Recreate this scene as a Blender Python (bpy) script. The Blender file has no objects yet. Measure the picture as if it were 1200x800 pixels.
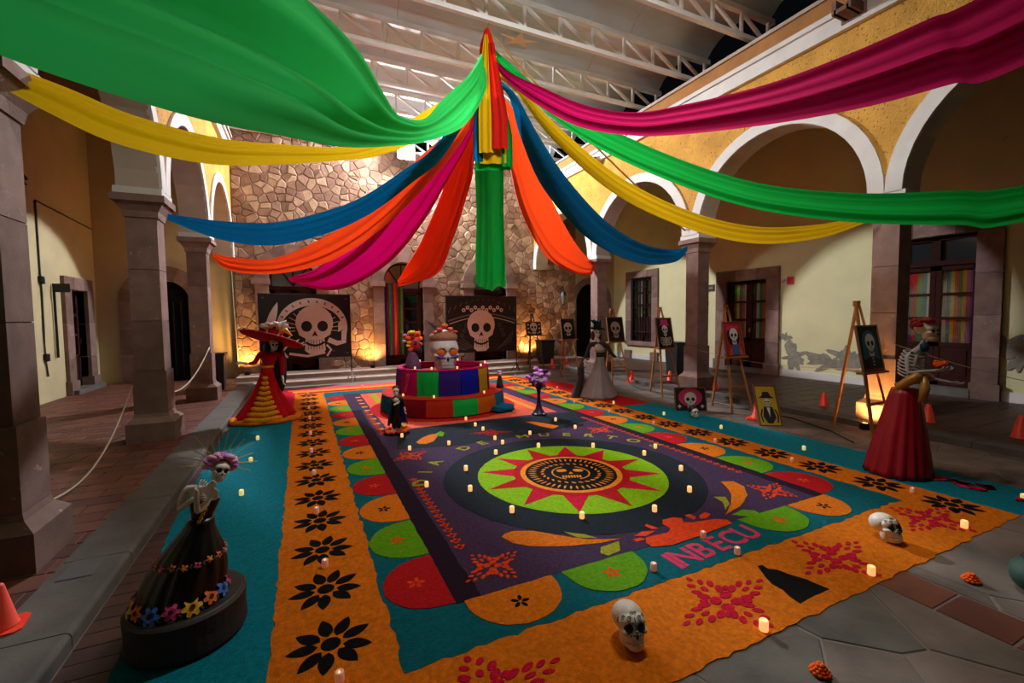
import bpy, bmesh, math, random
from mathutils import Vector, Matrix
random.seed(7)
PI = math.pi
C = bpy.context.scene.collection
S = bpy.context.scene

# ------------------------------------------------------------------ camera
F_PX, CAM_H = 520.6, 1.7
def cam_axes(yaw, pitch, roll):
    cy, sy, cp, sp = math.cos(yaw), math.sin(yaw), math.cos(pitch), math.sin(pitch)
    d = Vector((sy*cp, cy*cp, sp)); r = Vector((cy, -sy, 0)); u = r.cross(d)
    cr, sr = math.cos(roll), math.sin(roll)
    return cr*r + sr*u, -sr*r + cr*u, d
CR, CU, CD = cam_axes(math.radians(25.245), math.radians(-3.158), math.radians(-0.621))
CAM = Vector((0, 0, CAM_H))
cd = bpy.data.cameras.new('camera'); cam = bpy.data.objects.new('camera', cd); C.objects.link(cam)
cd.lens = F_PX/1200*36; cd.sensor_width = 36; cd.clip_end = 200; cd.clip_start = .05
M = Matrix((CR, CU, -CD)).transposed().to_4x4(); M.translation = CAM
cam.matrix_world = M
S.camera = cam
def ray(x, y): return CR*((x-600)/F_PX) - CU*((y-400)/F_PX) + CD
def F(x, y, z=0.0):
    d = ray(x, y); return CAM + d*((z-CAM_H)/d.z)          # survey: point of height z seen there
def W(x, y, Y):
    d = ray(x, y); return CAM + d*(Y/d.y)                  # point at depth Y
def WP(x, y, base, dd=0.0):
    b = Vector(base); n = Vector((b.x, b.y, 0)).normalized(); d = ray(x, y)
    return CAM + d*((n.dot(b)+dd)/n.dot(d))                # point on the upright plane through base that faces the camera
def cam_px(p):
    q = Vector(p)-CAM; w = q.dot(CD)
    return (600+F_PX*q.dot(CR)/w, 400-F_PX*q.dot(CU)/w, w)

# ------------------------------------------------------------------ world, exposure
S.view_settings.view_transform = 'Standard'; S.view_settings.look = 'None'
S.view_settings.gamma = 1; S.view_settings.use_curve_mapping = False
S.view_settings.exposure = 0.0
S.cycles.use_denoising = True
S.cycles.max_bounces = 8; S.cycles.diffuse_bounces = 4; S.cycles.sample_clamp_indirect = 4
wd = bpy.data.worlds.new('night'); S.world = wd; wd.use_nodes = True
wd.node_tree.nodes['Background'].inputs[0].default_value = (.002, .0022, .003, 1)
wd.node_tree.nodes['Background'].inputs[1].default_value = 1.0

# wall floodlight, plus an added unseen fill (fixtures are built further down)
FLOOD_BACK = W(476, 178, 13.95); FILL_FRONT = Vector((3.2, 3.7, 6.72))
P_BACK, P_FILL, P_UP = 5400, 400, 230
def lamp(name, kind, loc, energy, color, aim=None, **kw):
    l = bpy.data.lights.new(name, kind); l.energy = energy; l.color = color
    for k, v in kw.items(): setattr(l, k, v)
    o = bpy.data.objects.new(name, l); C.objects.link(o); o.location = loc
    if aim is not None: o.rotation_euler = (Vector(aim)-Vector(loc)).to_track_quat('-Z', 'Y').to_euler()
    return o
# the bulb of the floodlight is a glowing mesh (built with its fixture); BULB is its radiance
BULB = P_BACK/(4*math.pi**2*.19**2)
lamp('added_fill_beam', 'AREA', FILL_FRONT+Vector((0, 0, -.04)), P_FILL, (1, .96, .91), FILL_FRONT+Vector((-.02, .55, -1)), shape='RECTANGLE', size=1.5, size_y=.6)  # soft front fill, added to brighten the near side

# ------------------------------------------------------------------ materials
def lin(c):
    return tuple((v/255/12.92 if v/255 <= .04045 else ((v/255+.055)/1.055)**2.4) for v in c)
MATS = {}
def mk(name, rgb, rough=.75, var=.18, scale=6, bump=.15, bscale=70, metal=0, emit=0, trans=0, coat=0, dist=.006, spot=None, emit_rgb=None):
    if name in MATS: return MATS[name]
    m = bpy.data.materials.new(name); m.use_nodes = True; nt = m.node_tree; N = nt.nodes; L = nt.links
    b = N['Principled BSDF']; out = N['Material Output']
    c = lin(rgb)
    b.inputs['Roughness'].default_value = rough; b.inputs['Metallic'].default_value = metal
    if rough >= .8: b.inputs['Specular IOR Level'].default_value = .12
    if coat: b.inputs['Coat Weight'].default_value = coat; b.inputs['Coat Roughness'].default_value = .15
    tc = N.new('ShaderNodeTexCoord')
    if var > 0:
        nz = N.new('ShaderNodeTexNoise'); nz.inputs['Scale'].default_value = scale; nz.inputs['Detail'].default_value = 6
        L.new(tc.outputs['Object'], nz.inputs['Vector'])
        rp = N.new('ShaderNodeValToRGB'); L.new(nz.outputs['Fac'], rp.inputs[0])
        rp.color_ramp.elements[0].position = .28; rp.color_ramp.elements[1].position = .72
        rp.color_ramp.elements[0].color = tuple(v*(1-var) for v in c)+(1,)
        rp.color_ramp.elements[1].color = tuple(min(1, v*(1+var)) for v in c)+(1,)
        col = rp.outputs[0]
        if spot:
            n2 = N.new('ShaderNodeTexNoise'); n2.inputs['Scale'].default_value = spot[1]; n2.inputs['Detail'].default_value = 8
            L.new(tc.outputs['Object'], n2.inputs['Vector'])
            r2 = N.new('ShaderNodeValToRGB'); L.new(n2.outputs['Fac'], r2.inputs[0])
            r2.color_ramp.elements[0].position = spot[2]; r2.color_ramp.elements[1].position = spot[2]+.08
            mx = N.new('ShaderNodeMix'); mx.data_type = 'RGBA'
            L.new(r2.outputs[0], mx.inputs['Factor']); L.new(col, mx.inputs['A']); mx.inputs['B'].default_value = lin(spot[0])+(1,)
            col = mx.outputs['Result']
        L.new(col, b.inputs['Base Color'])
    else:
        b.inputs['Base Color'].default_value = c+(1,); col = None
    if bump > 0:
        n3 = N.new('ShaderNodeTexNoise'); n3.inputs['Scale'].default_value = bscale; n3.inputs['Detail'].default_value = 4
        L.new(tc.outputs['Object'], n3.inputs['Vector'])
        bp = N.new('ShaderNodeBump'); bp.inputs['Strength'].default_value = bump; bp.inputs['Distance'].default_value = dist
        L.new(n3.outputs['Fac'], bp.inputs['Height']); L.new(bp.outputs[0], b.inputs['Normal'])
    if emit:
        b.inputs['Emission Color'].default_value = lin(emit_rgb or rgb)+(1,); b.inputs['Emission Strength'].default_value = emit
        m.cycles.emission_sampling = 'NONE'
    if trans:
        t = N.new('ShaderNodeBsdfTranslucent'); ms = N.new('ShaderNodeMixShader'); ms.inputs[0].default_value = trans
        if col: L.new(col, t.inputs[0])
        else: t.inputs[0].default_value = c+(1,)
        L.new(b.outputs[0], ms.inputs[1]); L.new(t.outputs[0], ms.inputs[2]); L.new(ms.outputs[0], out.inputs[0])
    MATS[name] = m
    return m
def glass(name, rgb=(40, 44, 46), rough=.08):
    return mk(name, rgb, rough=rough, var=.1, scale=2, bump=0)

# ------------------------------------------------------------------ mesh builder
class G:
    def __init__(s): s.v = []; s.f = []; s.mi = []; s.M = None
    def add(s, vs, fs, mi=0, M=None):
        o = len(s.v); M = M or s.M
        s.v += [tuple(M @ Vector(p)) if M else tuple(p) for p in vs]
        s.f += [tuple(i+o for i in f) for f in fs]; s.mi += [mi]*len(fs)
        return s
    def box(s, x0, x1, y0, y1, z0, z1, mi=0, M=None):
        return s.add([(x0,y0,z0),(x1,y0,z0),(x1,y1,z0),(x0,y1,z0),(x0,y0,z1),(x1,y0,z1),(x1,y1,z1),(x0,y1,z1)],
                     [(3,2,1,0),(4,5,6,7),(0,1,5,4),(1,2,6,5),(2,3,7,6),(3,0,4,7)], mi, M)
    def frustum(s, a, b, mi=0, M=None):
        (x0,x1,y0,y1,z0), (X0,X1,Y0,Y1,z1) = a, b
        return s.add([(x0,y0,z0),(x1,y0,z0),(x1,y1,z0),(x0,y1,z0),(X0,Y0,z1),(X1,Y0,z1),(X1,Y1,z1),(X0,Y1,z1)],
                     [(3,2,1,0),(4,5,6,7),(0,1,5,4),(1,2,6,5),(2,3,7,6),(3,0,4,7)], mi, M)
    def prism(s, poly, z0, z1, mi=0, M=None, taper=0, bottom=False):
        n = len(poly)
        a = sum(poly[i][0]*poly[(i+1)%n][1]-poly[(i+1)%n][0]*poly[i][1] for i in range(n))
        if a < 0: poly = poly[::-1]
        top = poly
        if taper:
            cx = sum(p[0] for p in poly)/n; cy = sum(p[1] for p in poly)/n
            top = []
            for x, y in poly:
                l = math.hypot(x-cx, y-cy) or 1; k = max(.2, (l-taper)/l); top.append((cx+(x-cx)*k, cy+(y-cy)*k))
        vs = [(x,y,z0) for x,y in poly]+[(x,y,z1) for x,y in top]
        fs = [tuple(range(n,2*n))]+[(i,(i+1)%n,n+(i+1)%n,n+i) for i in range(n)]
        if bottom: fs.append(tuple(range(n-1,-1,-1)))
        return s.add(vs, fs, mi, M)
    def lathe(s, prof, n=20, c=(0,0,0), sx=1, sy=1, mi=0, M=None, wave=None, shift=None, a0=0, a1=2*PI, cap=True):
        full = abs(a1-a0-2*PI) < 1e-6; k = n if full else n+1
        vs = []
        for r, z in prof:
            for i in range(k):
                t = a0+(a1-a0)*i/n; q = r*(1+(wave(t, z) if wave else 0)); ox, oy = shift(z) if shift else (0,0)
                vs.append((c[0]+ox+q*sx*math.cos(t), c[1]+oy+q*sy*math.sin(t), c[2]+z))
        fs = []
        for j in range(len(prof)-1):
            for i in range(n):
                a = j*k+i; b = j*k+(i+1)%k
                fs.append((a, b, b+k, a+k))
        if cap and full and prof[0][0] > 1e-4: fs.append(tuple(range(k-1,-1,-1)))
        if cap and full and prof[-1][0] > 1e-4: fs.append(tuple((len(prof)-1)*k+i for i in range(k)))
        return s.add(vs, fs, mi, M)
    def tube(s, pts, r, n=8, mi=0, M=None):
        pts = [Vector(p) for p in pts]; rs = r if isinstance(r, (list, tuple)) else [r]*len(pts)
        vs = []; up = Vector((0,0,1))
        for i, p in enumerate(pts):
            t = (pts[min(i+1,len(pts)-1)]-pts[max(i-1,0)]).normalized()
            a = t.cross(up)
            if a.length < .05: a = t.cross(Vector((1,0,0)))
            a.normalize(); b = t.cross(a)
            for k in range(n): vs.append(p+(a*math.cos(2*PI*k/n)+b*math.sin(2*PI*k/n))*rs[i])
        fs = [(i*n+k, i*n+(k+1)%n, (i+1)*n+(k+1)%n, (i+1)*n+k) for i in range(len(pts)-1) for k in range(n)]
        fs += [tuple(range(n-1,-1,-1)), tuple((len(pts)-1)*n+k for k in range(n))]
        return s.add(vs, fs, mi, M)
    def bar(s, a, b, w, h=None, mi=0):
        a, b = Vector(a), Vector(b); h = h or w; t = (b-a).normalized(); x = t.cross(Vector((0,0,1)))
        if x.length < .05: x = Vector((1,0,0))
        x.normalize(); y = x.cross(t).normalized()
        vs = [p+x*sx*w/2+y*sy*h/2 for p in (a,b) for sx,sy in ((-1,-1),(1,-1),(1,1),(-1,1))]
        return s.add(vs, [(3,2,1,0),(4,5,6,7),(0,1,5,4),(1,2,6,5),(2,3,7,6),(3,0,4,7)], mi)
    def ball(s, c, r, nu=12, nv=8, mi=0, M=None, fn=None):
        r = r if isinstance(r, (tuple, list)) else (r,r,r); vs = []; 
        for j in range(nv+1):
            ph = PI*j/nv
            for i in range(nu):
                th = 2*PI*i/nu; d = (math.sin(ph)*math.cos(th), math.sin(ph)*math.sin(th), math.cos(ph))
                p = fn(d) if fn else d
                vs.append((c[0]+p[0]*r[0], c[1]+p[1]*r[1], c[2]+p[2]*r[2]))
        fs = [(j*nu+i, (j+1)*nu+i, (j+1)*nu+(i+1)%nu, j*nu+(i+1)%nu) for j in range(nv) for i in range(nu)]
        return s.add(vs, fs, mi, M)
    def mesh(s, name, mats, smooth=False):
        me = bpy.data.meshes.new(name); me.from_pydata(s.v, [], s.f)
        for m in (mats if isinstance(mats, (list, tuple)) else [mats]): me.materials.append(m)
        me.polygons.foreach_set('material_index', s.mi)
        if smooth: me.polygons.foreach_set('use_smooth', [True]*len(me.polygons))
        me.update(); return me
    def obj(s, name, mats, parent=None, smooth=False, loc=None):
        o = bpy.data.objects.new(name, s.mesh(name, mats, smooth)); C.objects.link(o)
        if parent: o.parent = parent
        if loc is not None: o.location = loc
        return o
def tag(o, label=None, cat=None, group=None, kind=None):
    if label: o['label'] = label
    if cat: o['category'] = cat
    if group: o['group'] = group
    if kind: o['kind'] = kind
    return o
def thing(name, label, cat, loc=(0,0,0), rz=0, group=None):
    o = bpy.data.objects.new(name, None); C.objects.link(o); o.location = loc; o.rotation_euler.z = rz
    o.empty_display_size = .1
    return tag(o, label, cat, group)
def struct(name, label=None, cat=None):
    o = bpy.data.objects.new(name, None); C.objects.link(o); o['kind'] = 'structure'
    return tag(o, label, cat)
def inst(name, mesh, parent=None, loc=(0,0,0), rz=0, sc=None):
    o = bpy.data.objects.new(name, mesh); C.objects.link(o); o.parent = parent; o.location = loc; o.rotation_euler.z = rz
    if sc: o.scale = sc
    return o
ORD = ['first','second','third','fourth','fifth','sixth','seventh','eighth','ninth','tenth','eleventh','twelfth','thirteenth','fourteenth','fifteenth']
def ell(cx, cy, rx, ry, n=24, rot=0, a0=0, a1=2*PI):
    c, s = math.cos(rot), math.sin(rot); full = abs(a1-a0-2*PI) < 1e-6; out = []
    for i in range(n if full else n+1):
        t = a0+(a1-a0)*i/n; x, y = rx*math.cos(t), ry*math.sin(t); out.append((cx+x*c-y*s, cy+x*s+y*c))
    return out
def leaf(cx, cy, l, w, rot, n=10):
    """pointed petal from (cx,cy) going out in direction rot"""
    up = []; dn = []
    for i in range(n+1):
        t = i/n; h = w/2*math.sin(PI*t**.8)**.8 if 0 < t < 1 else 0
        up.append((t*l, h)); 
        if 0 < i < n: dn.append((t*l, -h))
    c, s = math.cos(rot), math.sin(rot)
    return [(cx+x*c-y*s, cy+x*s+y*c) for x, y in up+dn[::-1]]
def rough(poly, step=.06, amp=.008):
    out = []; n = len(poly)
    for i in range(n):
        a, b = poly[i], poly[(i+1)%n]; d = math.hypot(b[0]-a[0], b[1]-a[1]); k = max(1, int(d/step))
        for j in range(k):
            t = j/k; out.append((a[0]+(b[0]-a[0])*t+random.uniform(-amp,amp), a[1]+(b[1]-a[1])*t+random.uniform(-amp,amp)))
    return out
def rect(x0, x1, y0, y1): return [(x0,y0),(x1,y0),(x1,y1),(x0,y1)]
def stroke(pts, w):
    pts = [Vector((p[0],p[1])) for p in pts]; L = []; R = []
    for i, p in enumerate(pts):
        t = (pts[min(i+1,len(pts)-1)]-pts[max(i-1,0)]).normalized(); nn = Vector((-t.y,t.x))*w/2
        L.append(tuple(p+nn)); R.append(tuple(p-nn))
    return L+R[::-1]
def voronoi(sites, box, rad):
    cells = []; grid = {}
    for i, p in enumerate(sites): grid.setdefault((int(p[0]//rad), int(p[1]//rad)), []).append(i)
    for i, p in enumerate(sites):
        poly = [(max(box[0],p[0]-rad),max(box[2],p[1]-rad)),(min(box[1],p[0]+rad),max(box[2],p[1]-rad)),(min(box[1],p[0]+rad),min(box[3],p[1]+rad)),(max(box[0],p[0]-rad),min(box[3],p[1]+rad))]
        gx, gy = int(p[0]//rad), int(p[1]//rad)
        for dx in (-2,-1,0,1,2):
            for dy in (-2,-1,0,1,2):
                for j in grid.get((gx+dx,gy+dy), ()):
                    if j == i: continue
                    q = sites[j]; nx, ny = q[0]-p[0], q[1]-p[1]; c = (q[0]**2+q[1]**2-p[0]**2-p[1]**2)/2
                    new = []
                    for k in range(len(poly)):
                        a, b = poly[k], poly[(k+1)%len(poly)]; da = nx*a[0]+ny*a[1]-c; db = nx*b[0]+ny*b[1]-c
                        if da <= 0: new.append(a)
                        if da*db < 0: t = da/(da-db); new.append((a[0]+(b[0]-a[0])*t, a[1]+(b[1]-a[1])*t))
                    poly = new
                    if len(poly) < 3: break
                if len(poly) < 3: break
            if len(poly) < 3: break
        cells.append(poly if len(poly) >= 3 else None)
    return cells
def shrink(poly, d):
    n = len(poly); cx = sum(p[0] for p in poly)/n; cy = sum(p[1] for p in poly)/n; out = []
    for x, y in poly:
        l = math.hypot(x-cx, y-cy) or 1; k = max(.1, (l-d)/l); out.append((cx+(x-cx)*k, cy+(y-cy)*k))
    return out
def pieces(parent, name, polys, mats, M, h=(.02,.02), gap=.008, bev=.012, limit=300, view=None):
    """loose pieces (stones, slabs, tiles): the ones that show largest are parts, the rest one joined part"""
    def area(p):
        return abs(sum(p[i][0]*p[(i+1)%len(p)][1]-p[(i+1)%len(p)][0]*p[i][1] for i in range(len(p))))/2
    items = []
    for p in polys:
        n = len(p); c = M @ Vector((sum(a[0] for a in p)/n, sum(a[1] for a in p)/n, 0)); x, y, w = cam_px(c)
        vis = w > .3 and -60 < x < 1260 and -60 < y < 860
        if not vis and w > .3 and not (-400 < x < 1600 and -400 < y < 1300): continue
        if w < -1: continue
        items.append(((area(p)/(w*w) if vis else 0), p))
    items.sort(key=lambda t: -t[0])
    rest = G()
    for k, (a, p) in enumerate(items):
        q = shrink(p, gap); hh = random.uniform(*h); mi = random.randrange(len(mats))
        if k < limit and a > 0:
            g = G(); g.M = M; g.prism(q, 0, hh, 0, taper=bev); g.obj(name, mats[mi], parent)
        else:
            rest.M = M; rest.prism(q, 0, hh, mi, taper=bev)
    if rest.f: tag(rest.obj(name+'_rest', mats, parent), kind='stuff')

# ------------------------------------------------------------------ colours of the place
m_stucco = mk('mustard_stucco', (196,146,68), .9, .22, 2.2, .6, 45, dist=.02, spot=((122,84,44), 24, .60))
m_white = mk('white_plaster', (205,200,192), .85, .08, 3, .15, 40)
m_intrados = mk('pale_plaster', (176,160,146), .88, .1, 3, .15, 40)
m_cream = mk('cream_wall_paint', (205,195,150), .85, .07, 1.5, .12, 40, spot=((150,140,120), 2.2, .70))
m_creamL = mk('ochre_wall_paint', (188,172,132), .85, .1, 1.5, .12, 40)
m_ceil = mk('brown_ceiling', (96,70,52), .9, .25, 1.5, .2, 30)
m_corn = mk('ochre_cornice', (160,112,66), .9, .15, 4, .2, 40)
m_quar = mk('pink_quarry_stone', (130,103,93), .9, .2, 5, .4, 60, dist=.008, spot=((170,140,128), 14, .66))
m_quar2 = mk('pink_quarry_stone_dark', (114,89,79), .9, .22, 5, .4, 60, dist=.008)
m_mort = mk('mortar', (112,94,78), .95, .2, 8, .5, 60, dist=.01)
m_st = [mk('rubble_stone_a', (146,116,94), .92, .25, 6, .6, 40, dist=.02), mk('rubble_stone_b', (132,100,80), .92, .25, 6, .6, 40, dist=.02),
        mk('rubble_stone_c', (166,136,110), .92, .25, 6, .6, 40, dist=.02), mk('rubble_stone_d', (118,88,70), .92, .25, 6, .6, 40, dist=.02)]
m_slab = [mk('paving_slab_a', (106,95,86), .8, .4, 2.2, .4, 30, dist=.01), mk('paving_slab_b', (93,89,81), .8, .4, 2.2, .4, 30, dist=.01), mk('paving_slab_c', (114,100,90), .8, .4, 2.2, .4, 30, dist=.01)]
m_grout = mk('grout', (120,108,98), .95, .15, 8, .3, 60)
m_grout_d = mk('dark_grout', (70,58,50), .95, .15, 8, .3, 60)
m_terra = [mk('terracotta_a', (92,48,33), .55, .2, 5, .2, 40), mk('terracotta_b', (80,42,30), .55, .2, 5, .2, 40), mk('terracotta_c', (102,56,38), .55, .2, 5, .2, 40)]
m_brown = [mk('brown_tile_a', (72,46,36), .5, .2, 5, .2, 40), mk('brown_tile_b', (64,42,34), .5, .2, 5, .2, 40)]
m_curb = mk('grey_curb_stone', (94,88,82), .85, .2, 4, .35, 40)
m_steel = mk('white_painted_steel', (230,229,227), .55, .08, 4, 0)
m_roof = mk('roof_sheet', (206,213,218), .6, .08, 1.2, .1, 8)
m_door = mk('dark_red_wood', (48,20,13), .82, .25, 8, .15, 50)
m_black = mk('black_paint', (18,17,18), .5, .1, 6, 0)
m_iron = mk('black_iron', (26,24,24), .5, .1, 6, .1, 60, metal=.4)
m_glass = glass('dark_glass', (34,38,38))
m_pane = glass('pale_glass', (88,94,92), .15)
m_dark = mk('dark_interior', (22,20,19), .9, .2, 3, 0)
# ------------------------------------------------------------------ shell
XL, XR, YB = -1.65, 7.7, 14.4
ZS = 3.42
COLS_R = [-3.54, 0.03, 3.6, 7.17, 10.78, 14.4]
COLS_L = [-2.9, .6, 4.1, 7.6, 10.95, 14.4]
ZF = .08
mapR = lambda u, d, z: (XR+d, u, z)
mapL = lambda u, d, z: (XL-d, u, z)
mapB = lambda u, d, z: (u, YB+d, z)
def arch_wall(g, mp, u0, u1, zb, zt, ops, t, seg=20, mi_f=0, mi_i=1):
    """ops: (uc, r, zs, zlow) ; zlow None = opening reaches zb"""
    def q(a, b, c, d, mi): g.add([a,b,c,d], [(0,1,2,3)], mi)
    edges = [u0]
    for uc, r, zs, zl in ops:
        a, b = uc-r, uc+r
        for d in (0, t): q(mp(edges[-1],d,zb), mp(a,d,zb), mp(a,d,zt), mp(edges[-1],d,zt), mi_f)
        q(mp(edges[-1],0,zb), mp(a,0,zb), mp(a,t,zb), mp(edges[-1],t,zb), mi_i)
        pts = [(uc-r*math.cos(PI*k/seg), zs+r*math.sin(PI*k/seg)) for k in range(seg+1)]
        for k in range(seg):
            (ua, za), (ub, zb2) = pts[k], pts[k+1]
            for d in (0, t): q(mp(ua,d,za), mp(ub,d,zb2), mp(ub,d,zt), mp(ua,d,zt), mi_f)
            q(mp(ua,0,za), mp(ub,0,zb2), mp(ub,t,zb2), mp(ua,t,za), mi_i)
        if zs > zb:
            for uu in (a, b): q(mp(uu,0,zb), mp(uu,t,zb), mp(uu,t,zs), mp(uu,0,zs), mi_i)
        edges.append(b)
    for d in (0, t): q(mp(edges[-1],d,zb), mp(u1,d,zb), mp(u1,d,zt), mp(edges[-1],d,zt), mi_f)
    q(mp(edges[-1],0,zb), mp(u1,0,zb), mp(u1,t,zb), mp(edges[-1],t,zb), mi_i)
    q(mp(u0,0,zt), mp(u1,0,zt), mp(u1,t,zt), mp(u0,t,zt), mi_f)
def arch_ring(g, mp, uc, r0, r1, zs, d0, d1, seg=24, mi=0, k0=0, k1=None, legs=0):
    k1 = seg if k1 is None else k1
    P = []
    if legs: P.append((-1, 0, zs-legs))
    ring = [(PI*k/seg) for k in range(k0, k1+1)]
    rows = []
    if legs: rows.append([(uc-r0, zs-legs), (uc-r1, zs-legs)])
    for a in ring: rows.append([(uc-r0*math.cos(a), zs+r0*math.sin(a)), (uc-r1*math.cos(a), zs+r1*math.sin(a))])
    if legs: rows.append([(uc+r0, zs-legs), (uc+r1, zs-legs)])
    vs = []
    for (a, b) in rows: vs += [mp(a[0],d0,a[1]), mp(b[0],d0,b[1]), mp(b[0],d1,b[1]), mp(a[0],d1,a[1])]
    fs = []
    for i in range(len(rows)-1):
        o = i*4
        for k in range(4): fs.append((o+k, o+(k+1)%4, o+4+(k+1)%4, o+4+k))
    e = (len(rows)-1)*4; fs += [(0,1,2,3), (e,e+1,e+2,e+3)]
    g.add(vs, fs, mi)
def mbox(g, mp, u0, u1, d0, d1, z0, z1, mi=0):
    vs = [mp(u,d,z) for z in (z0,z1) for u,d in ((u0,d0),(u1,d0),(u1,d1),(u0,d1))]
    g.add(vs, [(3,2,1,0),(4,5,6,7),(0,1,5,4),(1,2,6,5),(2,3,7,6),(3,0,4,7)], mi)

def arcade(name, mp, cols, u0):
    w = struct(name)
    ops = []
    for a, b in zip(cols[:-1], cols[1:]):
        r = (b-a)/2-.21; ops.append(((a+b)/2, r, ZS, None))
    g = G(); arch_wall(g, mp, u0, YB+.3, ZS, 6.66, ops, .45); g.obj('arcade_wall', [m_stucco, m_intrados], w)
    for uc, r, zs, _ in ops:
        g = G(); arch_ring(g, mp, uc, r, r+.21, ZS, -.035, .02); g.obj('archivolt', m_white, w)
    for z0, z1, dd, m, nm in ((6.02,6.26,-.09,m_white,'cornice'),(6.26,6.34,-.14,m_white,'cornice_lip'),(6.34,6.62,-.05,m_corn,'parapet_band'),(6.62,6.68,-.10,m_intrados,'coping')):
        g = G(); mbox(g, mp, u0, YB, dd, .05, z0, z1); g.obj(nm, m, w)
    return w
arcade('wall_right', mapR, COLS_R, -4)
arcade('wall_left', mapL, COLS_L, -4)

def column(label, mp, uc, seed):
    base = mp(uc, .22, ZF)
    t = thing('stone_column', label, 'column', base, group='stone columns of the arcades')
    rnd = random.Random(seed); h = .165
    g = G()
    g.frustum((-h-.10,h+.10,-h-.10,h+.10,0), (-h-.10,h+.10,-h-.10,h+.10,.26)); g.obj('plinth', m_quar2, t)
    g = G(); g.frustum((-h-.10,h+.10,-h-.10,h+.10,.26), (-h-.03,h+.03,-h-.03,h+.03,.33)); g.frustum((-h-.03,h+.03,-h-.03,h+.03,.33),(-h-.02,h+.02,-h-.02,h+.02,.38)); g.obj('base_moulding', m_quar, t)
    z = .38; ends = [.95, 1.62, 2.3, 2.98]
    for i, e in enumerate(ends):
        g = G(); k = .004 if i < 3 else 0
        hh = h+(.02 if i == 0 else 0)
        g.box(-hh,hh,-hh,hh,z+.004,e-.004); b = g.obj('shaft_block', m_quar if rnd.random() < .6 else m_quar2, t)
        z = e
    g = G(); g.box(-h+.008,h-.008,-h+.008,h-.008,.3,2.99); g.obj('shaft_core', m_mort, t)
    zc = ZS-ZF
    g = G(); g.frustum((-h-.015,h+.015,-h-.015,h+.015,2.98),(-h-.03,h+.03,-h-.03,h+.03,3.06)); g.frustum((-h-.03,h+.03,-h-.03,h+.03,3.06),(-h-.10,h+.10,-h-.10,h+.10,3.17)); g.box(-h-.12,h+.12,-h-.12,h+.12,3.17,zc-.08); g.obj('capital', m_quar, t)
    g = G(); g.box(-h-.09,h+.09,-h-.09,h+.09,zc-.08,zc+.01); g.obj('impost', m_white, t)
    return t
column('tall pink stone column at the left edge of the photo, nearest the camera', mapL, COLS_L[2], 1)
column('pink stone column beside the left walkway, where the blue left drape ends', mapL, COLS_L[3], 2)
column('far left stone column behind the red-dressed figure, where an orange drape ends', mapL, COLS_L[4], 3)
column('pink stone column behind the teal skull easel, base glowing from a floor lamp', mapR, COLS_R[2], 4)
column('stone column in the middle of the right arcade where the blue drape is tied', mapR, COLS_R[3], 5)
column('far right stone column behind the grey-gowned figure where an orange drape ends', mapR, COLS_R[4], 6)
for cy in (COLS_R[1], COLS_R[0]): column('near right stone column outside the picture on the right', mapR, cy, 7)
for cy in (COLS_L[1], COLS_L[0]): column('near left stone column outside the picture on the left', mapL, cy, 8)
# stone waterspouts on the right wall
for i, (px, py) in enumerate(((1005, 14), (697, 190))):
    d = ray(px, py); p = CAM+d*(XR/d.x)
    t = thing('stone_waterspout', ('stone waterspout on the white cornice at the top right','stone waterspout on the cornice above the far right arch')[i], 'waterspout', (XR, p.y, p.z), group='stone waterspouts')
    g = G(); g.box(-.42,.0,-.10,.10,-.10,-.04); g.obj('trough_floor', m_quar2, t)
    for s in (-1, 1): g = G(); g.box(-.42,.0,s*.10-.03,s*.10+.03,-.10,.09); g.obj('trough_side', m_quar2, t)
    g = G(); g.box(-.10,.0,-.17,.17,-.13,.10); g.obj('block', m_quar, t)

# ---- back wall of rubble stone
wb = struct('wall_back')
DO = [(-.2, .62, 2.86), (2.97, .62, 2.86), (5.95, .62, 2.86)]
g = G(); arch_wall(g, mapB, -1.65, 9.5, 0, 7.0, [(u, r, zs, 0) for u, r, zs in DO], .5, mi_i=0); g.obj('mortar_bed', m_mort, wb)
sites = []; zz = .1; row = 0
while zz < 7.1:
    u = -1.75+(row%2)*.17
    while u < 9.6:
        sites.append((u+random.uniform(-.11,.11), zz+random.uniform(-.08,.08))); u += random.choice((.2,.26,.36))
    zz += .2; row += 1
cells = voronoi(sites, (-1.64, 9.5, .02, 6.98), 1.0)
ok = []
for s_, c in zip(sites, cells):
    if not c: continue
    bad = False
    for u, r, zs in DO:
        if abs(s_[0]-u) < r+.17 and s_[1] < zs: bad = True
        if math.hypot(s_[0]-u, s_[1]-zs) < r+.17: bad = True
    if not bad: ok.append(c)
MB_ = Matrix(((1,0,0,0),(0,0,-1,YB),(0,1,0,0),(0,0,0,1)))
pieces(wb, 'stone', ok, m_st, MB_, h=(.008,.032), gap=.008, bev=.03, limit=300)
for i, (u, r, zs) in enumerate(DO):
    # ashlar surround
    for s in (-1, 1):
        zlo = .2
        for k, (z0, z1) in enumerate(((.2,.9),(.9,1.55),(1.55,2.2),(2.2,2.7))):
            g = G(); a, b = sorted((u+s*r, u+s*(r+.34))); mbox(g, mapB, a, b, -.09, .3, z0+.005, z1-.005); g.obj('jamb_block', m_quar if (k+i)%2 else m_quar2, wb)
        g = G(); a, b = sorted((u+s*(r-.03), u+s*(r+.42))); mbox(g, mapB, a, b, -.14, .3, 2.7, 2.86); g.obj('impost_block', m_quar, wb)
    for k in range(7):
        g = G(); arch_ring(g, mapB, u, r, r+.36, zs, -.08, .3, seg=28, k0=k*4, k1=k*4+4); g.obj('voussoir', m_quar if k%2 else m_quar2, wb)
m_thin = bpy.data.materials.new('thin_window_glass'); m_thin.use_nodes = True
_n = m_thin.node_tree.nodes; _l = m_thin.node_tree.links
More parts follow.
